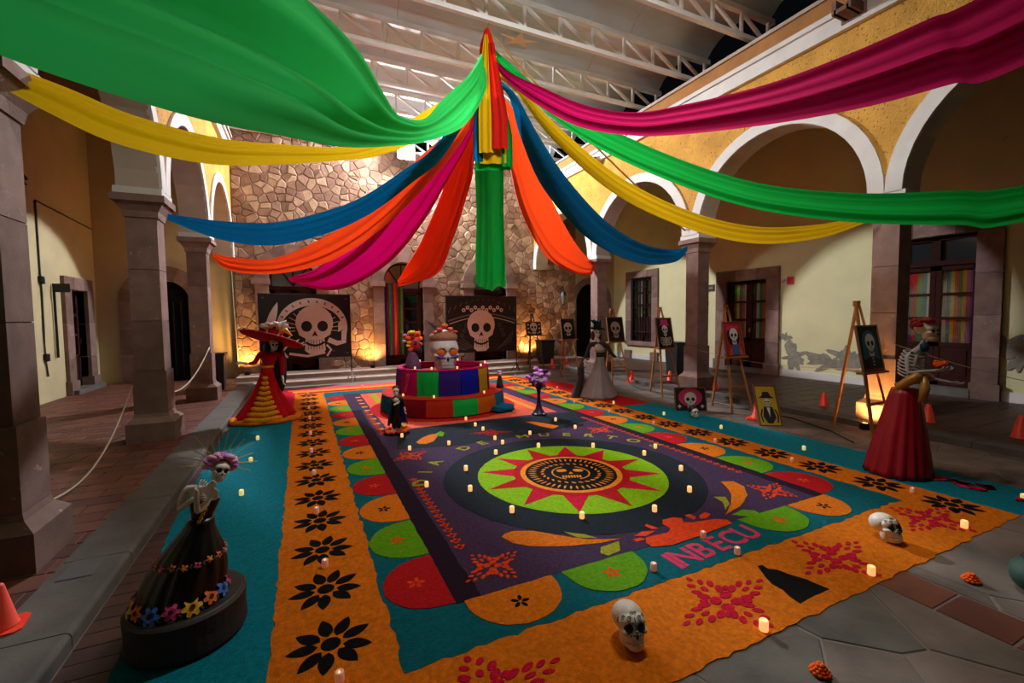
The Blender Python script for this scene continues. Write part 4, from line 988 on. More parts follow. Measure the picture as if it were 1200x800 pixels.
# ------------------------------------------------------------------ statues
def skin_body(parent, name, nodes, edges, mat, sub=1):
    """one continuous limb surface grown round a joint graph; nodes: (co, radius)"""
    me = bpy.data.meshes.new(name); me.from_pydata([tuple(n[0]) for n in nodes], edges, []); me.update()
    o = bpy.data.objects.new(name, me); C.objects.link(o); o.parent = parent; me.materials.append(mat)
    bm = bmesh.new(); bm.from_mesh(me); lay = bm.verts.layers.skin.verify(); bm.verts.ensure_lookup_table()
    for i, v in enumerate(bm.verts): v[lay].radius = (nodes[i][1], nodes[i][1]); v[lay].use_root = (i == 0)
    bm.to_mesh(me); bm.free()
    md = o.modifiers.new('skin', 'SKIN'); md.use_smooth_shade = True
    ms = o.modifiers.new('sub', 'SUBSURF'); ms.levels = sub; ms.render_levels = sub
    return o
def hand_nodes(nodes, edges, wrist_i, direction, k=1.0, spread=Vector((0,0,1)), rad=.008):
    """palm and five fingers growing out of node wrist_i"""
    w = Vector(nodes[wrist_i][0]); d = Vector(direction).normalized(); s = (spread-d*spread.dot(d)).normalized(); bend = d.cross(s).normalized()
    nodes.append((w+d*.045*k, rad*2.2)); pi = len(nodes)-1; edges.append((wrist_i, pi))
    for j, (off, ln) in enumerate(((-.030,.055),(-.011,.068),(.009,.062),(.028,.05))):
        a = w+d*.07*k+s*off*k; b = a+d*ln*.55*k+s*off*.25*k; c = b+d*ln*.4*k+bend*ln*.35*k
        i0 = len(nodes); nodes += [(a, rad*1.05), (b, rad), (c, rad*.75)]; edges += [(pi,i0),(i0,i0+1),(i0+1,i0+2)]
    a = w+d*.025*k-s*.035*k; b = a+d*.03*k-s*.018*k+bend*.015*k; i0 = len(nodes); nodes += [(a, rad*1.1), (b, rad*.8)]; edges += [(wrist_i,i0),(i0,i0+1)]
def skirt(parent, name, c0, c1, r0, r1, mat, pleats=14, amp=.05, prof=None, sy=1.0, n=72, nz=16, flare=1.0):
    """c0 hem centre, c1 waist centre"""
    c0, c1 = Vector(c0), Vector(c1); g = G(); vs = []
    for j in range(nz+1):
        t = j/nz; r = (prof(t) if prof else r0+(r1-r0)*t**flare); c = c0.lerp(c1, t)
        for i in range(n):
            a = 2*PI*i/n; k = 1+amp*(1-t*.8)*math.sin(pleats*a+1.3*math.sin(3*a)); vs.append((c.x+r*k*math.cos(a), c.y+sy*r*k*math.sin(a), c.z))
    fs = [(j*n+i, j*n+(i+1)%n, (j+1)*n+(i+1)%n, (j+1)*n+i) for j in range(nz) for i in range(n)]
    fs += [tuple(range(n-1,-1,-1)), tuple(nz*n+i for i in range(n))]
    g.add(vs, fs); return g.obj(name, mat, parent, smooth=True)
def flower5(g, c, nrm, r, mi=0, mc=1, n=6):
    nrm = Vector(nrm).normalized(); u = nrm.cross(Vector((0,0,1)));  u = u.normalized() if u.length > .05 else Vector((1,0,0)); v = u.cross(nrm); c = Vector(c)
    for k in range(n):
        a = 2*PI*k/n; d = u*math.cos(a)+v*math.sin(a); e = -u*math.sin(a)+v*math.cos(a)
        pts = [c+nrm*.004, c+d*r*.5+e*r*.30+nrm*.006, c+d*r*.95+e*r*.2+nrm*.002, c+d*r, c+d*r*.95-e*r*.2+nrm*.002, c+d*r*.5-e*r*.30+nrm*.006]
        g.add(pts, [tuple(range(6))], mi)
    g.add([c+(u*math.cos(2*PI*k/8)+v*math.sin(2*PI*k/8))*r*.3+nrm*.010 for k in range(8)], [tuple(range(8))], mc)

# -- near-left lady in black on a drum
base = Vector((-.61, 2.86, .01)); yb = base.y
L_ = lambda px, py, dy=0: W(px, py, yb+dy)-base
BL = thing('skeleton_lady_statue', 'black-gowned skeleton lady with rose crown standing on a dark wooden drum', 'statue', base, group='dressed skeleton figures')
m_bark = mk('dark_wood_drum', (44,30,24), .7, .3, 9, .4, 40); m_drumtop = mk('dark_drum_top', (34,28,24), .6, .2, 9, .2)
g = G(); g.lathe([(.265,0),(.275,.02),(.27,.1),(.275,.19),(.265,.2)], 40); g.obj('drum_side', m_bark, BL, smooth=False)
g = G(); g.lathe([(.262,.198),(.25,.206),(.0,.206)], 40); g.obj('drum_top', m_drumtop, BL)
m_blk = mk('glossy_black_cloth', (5,5,7), .33, .1, 8, .15, 30)
wc = L_(236, 606); hc = Vector((-.035, -.02, .205))
def rp(t): return .06+.14*(1-t)**1.1+.035*math.sin(PI*min(1,t*1.15))
sk = skirt(BL, 'black_skirt', hc, wc, .24, .06, m_blk, 15, .05, rp)
cols6 = [mk('petal_blue',(50,110,200),.6,.15,20), mk('petal_pink',(220,60,130),.6,.15,20), mk('petal_yellow',(236,180,40),.6,.15,20), mk('petal_orange',(230,110,50),.6,.15,20)]
m_cen = mk('flower_centre',(70,44,20),.8); m_lfg = mk('leaf_green',(40,90,50),.7)
def on_skirt(t, a):
    c = hc.lerp(wc, t); r = rp(t)*1.05; return Vector((c.x+r*math.cos(a), c.y+r*math.sin(a), c.z)), Vector((math.cos(a), math.sin(a), .45))
for k in range(12):
    a = -PI/2+(k-5)*.42; q, nn = on_skirt(.10+.015*(k%2), a); g = G(); flower5(g, q, nn, .040 if k%2 else .046, 0, 1); g.obj('hem_flower', [cols6[k%4], m_cen], sk)
    g = G(); q2, nn = on_skirt(.06, a+.2); flower5(g, q2, nn, .02, 0, 0, 3); g.obj('hem_leaf', m_lfg, sk)
for k in range(18):
    a = -PI/2+(k-8)*.35; q, nn = on_skirt(.555+.012*math.sin(k*2), a); g = G(); flower5(g, q, nn, .019, 0, 1, 5); g.obj('belt_flower', [cols6[3] if k%3 else cols6[1], m_cen if k%2 else m_ryel], sk)
    q, nn = on_skirt(.55, a+.17); g = G(); flower5(g, q, nn, .012, 0, 0, 3); g.obj('belt_leaf', m_lfg, sk)
ch = L_(240,588); nk = L_(247,570)
bd = G(); bd.lathe([(.045,0),(.05,.03),(.062,.07),(.070,.105),(.066,.12)], 20, sy=.8, shift=lambda z: ((ch.x-wc.x)*z/.1, 0)); bdo = bd.obj('black_bodice', m_blk, BL, smooth=True); bdo.location = wc-Vector((0,0,.02))
for k in range(4):
    g = G(); flower5(g, (wc.x+.01*k, wc.y-.062, wc.z+.02*k), (0,-1,.1), .012, 0, 1, 5); g.obj('gold_bead', [m_ryel, m_ror], BL)
nodes = [(wc.lerp(ch,.6), .045), (ch+Vector((0,0,.03)), .05), (nk, .020), (L_(252,563), .016),
         (L_(219,571), .030), (L_(210,598,-.02), .017), (L_(226,584,-.09), .014),
         (L_(251,579), .026), (L_(231,601,-.09), .017), (L_(230,576,-.11), .013)]
edges = [(0,1),(1,2),(2,3),(1,4),(4,5),(5,6),(1,7),(7,8),(8,9)]
hand_nodes(nodes, edges, 6, (.8,-.2,.1), .5, rad=.004); hand_nodes(nodes, edges, 9, (.5,.2,.6), .5, Vector((1,0,0)), rad=.004)
skin_body(BL, 'bone_body', nodes, edges, m_bone)
hd = L_(257.5, 549, -.02); so = skull_head(BL, hd, .068, (0,.32,.45), hi=True)
g = G(); g.ball((0,.36,.30), (.74,.78,.70), 18, 12); g.obj('black_hair', m_black, so, smooth=True)
for k in range(9):
    a = -.25+k*(PI+.5)/8; g = G(); rose(g, (.86*math.cos(a), .02-.15*math.sin(a), .28+.80*math.sin(a)), .46, 0, k); g.obj('crown_rose', m_rpink if k%3 != 1 else m_rlil, so, smooth=True)
for k in range(13):
    a = -.15+k*(PI+.3)/12; l = 2.6+.35*(k%2); g = G(); g.tube([(.7*math.cos(a),.3,.3+.7*math.sin(a)),(l*math.cos(a),.45,.3+l*math.sin(a))], [.05,.03], 5); g.obj('golden_ray', mk('gold_stick',(206,164,90),.4,.1,8,0,metal=.5), so)

# -- lady in red with the wide hat
base = Vector((-.6, 8.5, .012)); yb = base.y
RD = thing('skeleton_lady_statue', 'skeleton lady in a long red dress with wide red feathered hat', 'statue', base, group='dressed skeleton figures')
m_red = mk('red_velvet', (176,10,20), .8, .15, 6, .1, 90); m_mar = mk('marigold_heap', (226,120,22), .9, .3, 40, .9, 60, dist=.02)
g = G(); g.lathe([(.56,0),(.55,.05),(.50,.07),(.0,.08)], 40, sx=1.0, sy=.8, wave=lambda t, z: .05*math.sin(9*t)); g.obj('marigold_base', m_mar, RD, smooth=True)
wc = L_(313, 431)
skirt(RD, 'red_skirt', (0,0,.06), wc, .44, .09, m_red, 11, .06, lambda t: .09+.36*(1-t)**1.5, .85)
for k in range(9):
    t = .04+k*.098; c = Vector((0,0,.06)).lerp(wc, t); r = (.09+.36*(1-t)**1.5); w_ = r*.66*(1-.72*t)
    g = G(); g.tube([(c.x-.02+w_*q/4, c.y-r*.85*math.cos(q/4*.5)-.03, c.z-.03*(1-abs(q)/4)) for q in range(-4,5)], [.02]+[.045-.018*t]*7+[.02], 8); g.obj('gold_ruffle', mk('gold_ruffle',(226,144,24),.8,.25,30,.4), RD, smooth=True)
ch = L_(316,417); nk = L_(319,411)
g = G(); g.lathe([(.095,0),(.09,.04),(.11,.12),(.13,.2),(.10,.25),(.05,.27)], 22, sy=.75, shift=lambda z: ((nk.x-wc.x)*z/.27, 0)); o = g.obj('red_bodice', m_red, RD, smooth=True); o.location = wc
g = G(); g.lathe([(.102,0),(.105,.02),(.10,.04)], 22, sy=.78); o = g.obj('gold_belt', MATS['gold_ruffle'], RD, smooth=True); o.location = wc
nodes = [(ch, .08), (L_(304,414), .050), (L_(299,425,-.06), .042), (L_(291,426,-.16), .03), (L_(329,415), .050), (L_(331,428,-.03), .042), (L_(331,440,-.08), .032)]
edges = [(0,1),(1,2),(2,3),(0,4),(4,5),(5,6)]
skin_body(RD, 'red_sleeves', nodes, edges, m_red)
for w_, d_ in ((nodes[3][0], (-.8,-.3,.2)), (nodes[6][0], (.1,-.2,-1))):
    hn = [(Vector(w_), .02)]; he = []; hand_nodes(hn, he, 0, d_, 1.3, Vector((0,1,.2)), rad=.010); skin_body(RD, 'bone_hand', hn, he, m_bone)
nodes = [(nk-Vector((0,0,.06)), .055), (nk, .035), (L_(320.5,407), .03)]; skin_body(RD, 'bone_neck', nodes, [(0,1),(1,2)], m_bone)
hd = L_(321, 403.5, -.02); so = skull_head(RD, hd, .105, (0,0,.25), hi=False)
for s in (-1, 1): g = G(); g.ball((s*.95,.3,-.55), (.55,.6,1.1), 14, 10); g.obj('black_hair', m_black, so, smooth=True)
g = G(); g.ball((.95,.8,-4.0), (.95,.6,4.0), 16, 12); g.obj('long_black_hair', m_black, so, smooth=True)
HT = bpy.data.objects.new('hat_tilt', None)
def hat(parent, c, r, tilt, m_brim, m_trim, n=40):
    g = G(); g.lathe([(.0,.03),(r*.30,.03),(r*.62,.045),(r*.95,.02),(r,.0),(r*.95,-.02),(r*.6,-.01),(.0,0)], n, sy=.8); o = g.obj('hat_brim', m_brim, parent, smooth=True); o.location = c; o.rotation_euler = tilt
    g = G(); g.lathe([(r*.30,.02),(r*.27,.12),(r*.2,.16),(.0,.17)], 20, sy=.9); g.obj('hat_crown', m_brim, o, smooth=True)
    for k in range(18):
        a = 2*PI*k/18; g = G(); g.tube([(r*.93*math.cos(a), r*.93*.8*math.sin(a), .0),(r*1.03*math.cos(a), r*1.03*.8*math.sin(a), .055)], [.022,.006], 6); g.obj('white_trim_tuft', m_trim, o)
    return o
ho = hat(RD, L_(319,397,-.0), .50, (-.22,.30,0), m_red, m_bone)
for k, (x, z, m) in enumerate(((-.1,.2,m_bone),(.0,.24,m_bone),(-.16,.16,m_bone))): g = G(); rose(g, (x,-.1,z), .08, 0, k); g.obj('hat_flower', m, ho, smooth=True)
for k in range(3):
    g = G(); g.tube([(.02+.05*k,-.05,.15),(.06+.05*k,-.05,.28),(.12+.05*k,-.04,.36-.06*k)], [.03,.045,.008], 6); g.obj('white_feather', m_bone, ho, smooth=True)
g = G(); g.tube([(.08,-.14,.12),(.16,-.16,.17),(.28,-.18,.10)], [.03,.04,.01], 8); g.obj('gold_feather', mk('gold_feather',(236,180,40),.6,.2,20), ho, smooth=True)

# -- lady in grey gown
base = Vector((5.62, 7.62, .008)); LO = L_; L_ = lambda px, py, dy=0: WP(px, py, base, dy)-base
GR = thing('skeleton_lady_statue', 'skeleton lady in a long grey gown with dark feathered hat', 'statue', base, group='dressed skeleton figures')
m_grey = mk('grey_satin', (136,122,122), .5, .1, 4, .1, 60); m_lace = mk('pale_lace', (196,186,180), .7, .1, 20, .2); m_dk = mk('dark_brown_cloth', (34,22,24), .7, .1)
wc = L_(703, 418)
skirt(GR, 'grey_skirt', (-.03,0,.0), wc, .40, .09, m_grey, 9, .05, lambda t: .085+.33*(1-t)**1.25, .9)
ch = L_(703,406); nk = L_(701,399)
g = G(); g.lathe([(.088,0),(.085,.04),(.105,.10)], 20, sy=.75); o = g.obj('dark_corset', m_dk, GR, smooth=True); o.location = wc
g = G(); g.lathe([(.105,0),(.12,.07),(.095,.15),(.045,.18)], 20, sy=.75, shift=lambda z: ((nk.x-ch.x)*z/.18, 0)); o = g.obj('white_blouse', m_lace, GR, smooth=True); o.location = wc+Vector((0,0,.10))
nodes = [(ch+Vector((0,0,.04)), .07), (L_(692,403), .055), (L_(688,413,-.05), .040), (L_(685,421,-.12), .03), (L_(711,404), .055), (L_(716,414,-.04), .042), (L_(722,419,-.10), .03)]
skin_body(GR, 'dark_sleeves', nodes, [(0,1),(1,2),(2,3),(0,4),(4,5),(5,6)], m_dk)
for w_, d_ in ((nodes[3][0], (-.3,-.3,-.8)), (nodes[6][0], (.8,-.2,-.3))):
    hn = [(Vector(w_), .02)]; he = []; hand_nodes(hn, he, 0, d_, 1.2, Vector((0,1,.2)), rad=.009); skin_body(GR, 'bone_hand', hn, he, m_bone)
for i in (3, 6):
    g = G(); c = Vector(nodes[i][0]); g.lathe([(.03,0),(.055,-.03),(.06,-.06)], 14, c); g.obj('lace_cuff', m_lace, GR, smooth=True)
g = G(); c = Vector(nodes[6][0]); g.tube([c+Vector((.05,-.02,-.02)), c+Vector((.09,-.03,-.07)), c+Vector((.10,-.03,-.17))], [.02,.05,.012], 8); g.obj('white_handkerchief', m_lace, GR, smooth=True)
g = G(); c = Vector(nodes[3][0]); g.tube([c+Vector((-.02,0,.0)), c+Vector((-.08,.02,-.2)), c+Vector((-.06,.05,-.42)), c+Vector((-.16,.08,-.75)), c+Vector((-.3,.1,-.98))], [.03,.07,.08,.10,.05], 10); g.obj('black_shawl', m_dk, GR, smooth=True)
skin_body(GR, 'bone_neck', [(nk-Vector((0,0,.06)), .05), (nk, .032), (L_(700,395), .028)], [(0,1),(1,2)], m_bone)
hd = L_(699.5, 389.5, -.02); so = skull_head(GR, hd, .105, (0,0,-.3), hi=False)
for s in (-1, 1): g = G(); g.ball((s*.72,.35,-.6), (.42,.5,.95), 12, 8); g.obj('auburn_hair', mk('auburn_hair',(70,30,28),.7,.2,20), so, smooth=True)
g = G(); g.lathe([(.0,.2),(1.0,.25),(1.7,.1),(1.7,0),(.0,0)], 28, sy=.8); o = g.obj('hat_brim', mk('dark_teal_felt',(12,34,38),.8,.1), so, smooth=True); o.location = (0.1,.15,.72); o.rotation_euler = (-.12,.12,0)
g = G(); g.lathe([(.85,.1),(.75,.7),(.45,1.0),(0,1.0)], 18); g.obj('hat_crown', MATS['dark_teal_felt'], o, smooth=True)
for k in range(4): g = G(); g.tube([(-.4+.3*k,0,.7),(-1.0+.5*k,0,1.4),(-1.6+.7*k,0,1.7+.2*(k%2))], [.2,.25,.05], 6); g.obj('hat_feather', MATS['dark_teal_felt'], o, smooth=True)

# -- skeleton in the red skirt offering flowers
base = Vector((5.68, 2.46, .008))
SK = thing('skeleton_lady_statue', 'bare-ribbed skeleton in a red satin skirt with roses on its head', 'statue', base, group='dressed skeleton figures')
m_satin = mk('red_satin', (156,10,36), .42, .15, 5, .15, 40)
wc = L_(1061, 455)
skirt(SK, 'red_satin_skirt', (-.0,0,0), wc, .30, .11, m_satin, 16, .06, lambda t: .125+.18*(1-t)**.9, .9)
m_goldc = mk('gold_cloth', (176,128,62), .4, .2, 12, .3, 40, metal=.25)
ch = L_(1071,424); sh = L_(1074,412)
g = G(); a0 = L_(1085,440,-.06); b0 = L_(1044,462,-.04); pts = [a0, L_(1075,440,-.12), L_(1062,448,-.12), b0]; g.tube(pts, [.04,.05,.045,.025], 10); g.tube([L_(1082,438,-.10), L_(1084,455,-.13), L_(1080,472,-.15)], [.03,.045,.03], 10); g.tube([a0, L_(1090,442,.10), L_(1070,446,.14), L_(1050,452,.08)], [.04,.04,.04,.03], 10); g.obj('gold_sash', m_goldc, SK, smooth=True)
m_gb = mk('weathered_bone', (168,168,166), .6, .15, 20, .1)
nodes = [(wc+Vector((0,0,.02)), .05), (L_(1068,438), .028), (L_(1071,424), .028), (sh, .03), (L_(1080,404), .022), (L_(1083,398), .02),
         (L_(1063,416,-.06), .028), (L_(1064,437,-.12), .018), (L_(1080,435,-.14), .015), (L_(1096,434,-.14), .013),
         (L_(1084,415,.08), .028), (L_(1084,442,.08), .018), (L_(1096,444,.06), .015), (L_(1109,447,.04), .013)]
edges = [(0,1),(1,2),(2,3),(3,4),(4,5),(3,6),(6,7),(7,8),(8,9),(3,10),(10,11),(11,12),(12,13)]
hand_nodes(nodes, edges, 9, (.9,-.4,.1), 1.15, Vector((.3,.9,0)), rad=.008); hand_nodes(nodes, edges, 13, (.8,-.4,-.2), 1.15, Vector((0,1,0)), rad=.008)
skin_body(SK, 'bone_body', nodes, edges, m_gb)
for k in range(8):
    c = L_(1067,440).lerp(sh, k/7.6); r = .085+.035*math.sin(PI*(k+1)/9)
    for s in (-1, 1): g = G(); g.tube([(c.x+r*.9*math.sin(q)*1.0*s, c.y-r*math.cos(q)*.8+.02, c.z-.03*math.cos(q)) for q in [.15+.36*j for j in range(9)]], .0085, 6); g.obj('rib', m_gb, SK)
g = G(); g.bar(L_(1068,436,-.08), L_(1075,415,-.09), .02); g.obj('breastbone', m_gb, SK)
hd = L_(1085.5, 387); so = skull_head(SK, hd, .112, (0,0,-.1), hi=True, bone=m_bone_y)
for k, (x, y, z) in enumerate(((0,.1,.95),(-.45,.5,.85),(.45,.3,.85),(.0,.9,.6),(-.68,.3,.55),(.68,.6,.5),(-.25,-.35,.85),(.4,1.0,.3))): g = G(); rose(g, (x,y,z), .46, 0, k); g.obj('red_rose', m_rred, so, smooth=True)
g = G(); c = L_(1083,405); g.lathe([(.03,-.06),(.042,-.02),(.036,.02)], 14, c); g.obj('blue_scarf', mk('scarf_blue',(30,60,84),.8,.15), SK, smooth=True)
fp = base+L_(1103, 428, -.14)
t = thing('orange_flowers', 'handful of orange marigolds held in the open bony hand', 'flowers', fp)
for k, (x, y, z) in enumerate(((0,0,0),(-.05,.01,.0),(.05,0,.01),(.0,.03,.02))): g = G(); rose(g, (x,y,z+.01), .036, 0, k); g.obj('marigold', m_ror, t, smooth=True)

# -- small groom figure on a ring of marigolds
base = Vector((1.21, 6.58, .012)); yb = base.y
GM = thing('skeleton_groom_statue', 'small skeleton groom in black with blue cape on an orange flower base', 'statue', base)
g = G(); g.lathe([(.10,0),(.10,.04),(.0,.05)], 20); g.obj('black_base', m_black, GM)
for k in range(12): g = G(); a = 2*PI*k/12; rose(g, (.15*math.cos(a),.13*math.sin(a),.045), .05, 0, k); g.obj('marigold', m_ror if k%3 else m_rred, GM, smooth=True)
nodes = [(Vector((0,0,.36)), .055), (Vector((0,0,.48)), .055), (Vector((0,0,.56)), .03), (Vector((.035,0,.2)), .045), (Vector((.035,0,.06)), .038), (Vector((-.035,0,.2)), .045), (Vector((-.035,0,.06)), .038), (Vector((.09,0,.5)), .035), (Vector((.11,-.03,.38)), .028), (Vector((-.09,0,.5)), .035), (Vector((-.05,-.09,.44)), .026)]
skin_body(GM, 'black_suit', nodes, [(0,1),(1,2),(0,3),(3,4),(0,5),(5,6),(1,7),(7,8),(1,9),(9,10)], m_blk)
so = skull_head(GM, (0,-.01,.63), .07, (0,0,-.25), hi=False); g = G(); g.ball((0,.32,.42), (.74,.8,.66), 14, 8); g.obj('black_hair', m_black, so, smooth=True)
g = G(); g.lathe([(.15,.12),(.12,.3),(.07,.52)], 18, sy=.7, a0=-.6, a1=PI+.6, c=(.02,.03,0)); g.obj('blue_cape', mk('cape_blue',(14,26,70),.7,.15,trans=.1), GM, smooth=True)
g = G(); g.lathe([(.03,0),(.05,.03),(.0,.06)], 10, (-.02,-.07,.48)); g.obj('white_cravat', m_lace, GM, smooth=True)
for w_, d_ in ((nodes[8][0],(.1,-.1,-1)),(nodes[10][0],(.6,-.3,.3))):
    hn = [(Vector(w_), .014)]; he = []; hand_nodes(hn, he, 0, d_, .8, Vector((0,1,.2)), rad=.0065); skin_body(GM, 'bone_hand', hn, he, m_bone)
# -- tall purple vase
base = Vector((3.66, 6.70, .012))
VS = thing('purple_vase', 'tall dark purple trumpet vase filled with purple flowers and a small skull', 'vase', base)
m_vs = mk('vase_purple', (46,30,66), .35, .15, 8, .05); g = G(); g.lathe([(.13,0),(.11,.03),(.06,.10),(.03,.22),(.026,.34),(.04,.44),(.09,.52),(.085,.52),(.0,.45)], 24); g.obj('vase_body', m_vs, VS, smooth=True)
rr = random.Random(4)
for k in range(34):
    a = rr.uniform(0,2*PI); rad_ = rr.uniform(.03,.19); z = .64+rr.uniform(-.9,1.0)*math.sqrt(max(0,.036-rad_*rad_)); g = G(); rose(g, (rad_*math.cos(a),rad_*math.sin(a),z), .055, 0, k); g.obj('purple_flower', m_rlil if k%3 else mk('flower_deep_purple',(66,34,96),.8,.2,30), VS, smooth=True)
skull_head(VS, (-.06,-.15,.64), .055, (0,0,-.4), hi=False)
for k in range(5): g = G(); a = k*1.26; g.ball((.12*math.cos(a),.1*math.sin(a),.02), (.03,.03,.018), 8, 5); g.obj('blue_pebble', mk('pebble_blue',(150,180,210),.3), VS, smooth=True)
# -- figurine and cloth beside the altar
p = Vector((AX+1.0, AY-.42, .336)); t = thing('purple_figurine', 'small dark figurine with purple head standing on the altar ledge', 'figurine', p)
g = G(); g.lathe([(.075,0),(.06,.08),(.04,.2),(.03,.25)], 16); g.obj('dark_robe', m_dk, t, smooth=True); g = G(); rose(g, (0,0,.31), .05); g.obj('purple_flower_head', m_rlil, t, smooth=True); g = G(); g.ball((0,-.035,.27), .03, 10, 7); g.obj('face', m_bone, t, smooth=True)
c = F(590, 482, .015); g = G(); g.ball((0,0,.06), (.2,.13,.085), 22, 12, fn=lambda d: tuple(v*(1+.16*math.sin(5*d[0]+3*d[1])+.1*math.sin(9*d[2]+4*d[0])) for v in d)); o = g.obj('crumpled_cloth', cloth('petrol', .1), smooth=True, loc=c); tag(o, 'crumpled blue-green cloth lying at the right foot of the altar', 'cloth')

# ------------------------------------------------------------------ prints on flat panels
class Sheet:
    """flat print: polygons laid on a panel in local x,z (front = -Y), later ones on top"""
    def __init__(s, mats): s.g = G(); s.k = 0; s.mats = mats; s.ix = {}
    def put(s, poly, m):
        s.k += 1; mi = s.ix.setdefault(m, len(s.ix)); y = -.0006*s.k; s.g.add([(x,y,z) for x, z in poly], [tuple(range(len(poly)))], mi)
    def obj(s, name, parent, loc): 
        return s.g.obj(name, [s.mats[m] for m in sorted(s.ix, key=lambda q: s.ix[q])], parent, loc=loc)
def ink(nm, rgb): return mk('ink_'+nm, rgb, .7, .06, 8, 0)
INK = dict(white=ink('white',(214,206,196)), bone=ink('bone',(208,206,202)), black=ink('black',(12,12,14)), grey=ink('grey',(96,98,100)), pink=ink('pink',(196,40,100)), teal=ink('teal',(16,96,108)), red=ink('red',(180,26,26)), yellow=ink('yellow',(196,160,30)), blue=ink('blue',(50,96,150)), orange=ink('orange',(206,84,30)), dgrey=ink('dark_grey',(50,52,56)), green=ink('green',(40,80,40)))
def draw_skull(S_, cx, cz, w, c='bone', k='black', jaw=True):
    S_.put([(cx+x*w, cz+z*w) for x, z in ell(0,.12,.40,.40,28)], c)
    S_.put([(cx+x*w, cz+z*w) for x, z in ((-.37,.0),(.37,.0),(.33,-.16),(.20,-.24),(.22,-.52),(.12,-.6),(-.12,-.6),(-.22,-.52),(-.20,-.24),(-.33,-.16))], c)
    for s in (-1, 1): S_.put(ell(cx+s*.17*w, cz+.04*w, .115*w, .125*w, 18), k)
    S_.put([(cx, cz-.06*w),(cx+.07*w, cz-.2*w),(cx, cz-.17*w),(cx-.07*w, cz-.2*w)], k)
    S_.put(stroke([(cx-.2*w, cz-.33*w),(cx-.1*w, cz-.39*w),(cx, cz-.41*w),(cx+.1*w, cz-.39*w),(cx+.2*w, cz-.33*w)], .05*w), k)
    for q in range(6): x = cx+(-.15+.06*q)*w; S_.put(stroke([(x, cz-.27*w),(x, cz-.50*w)], .012*w), k)
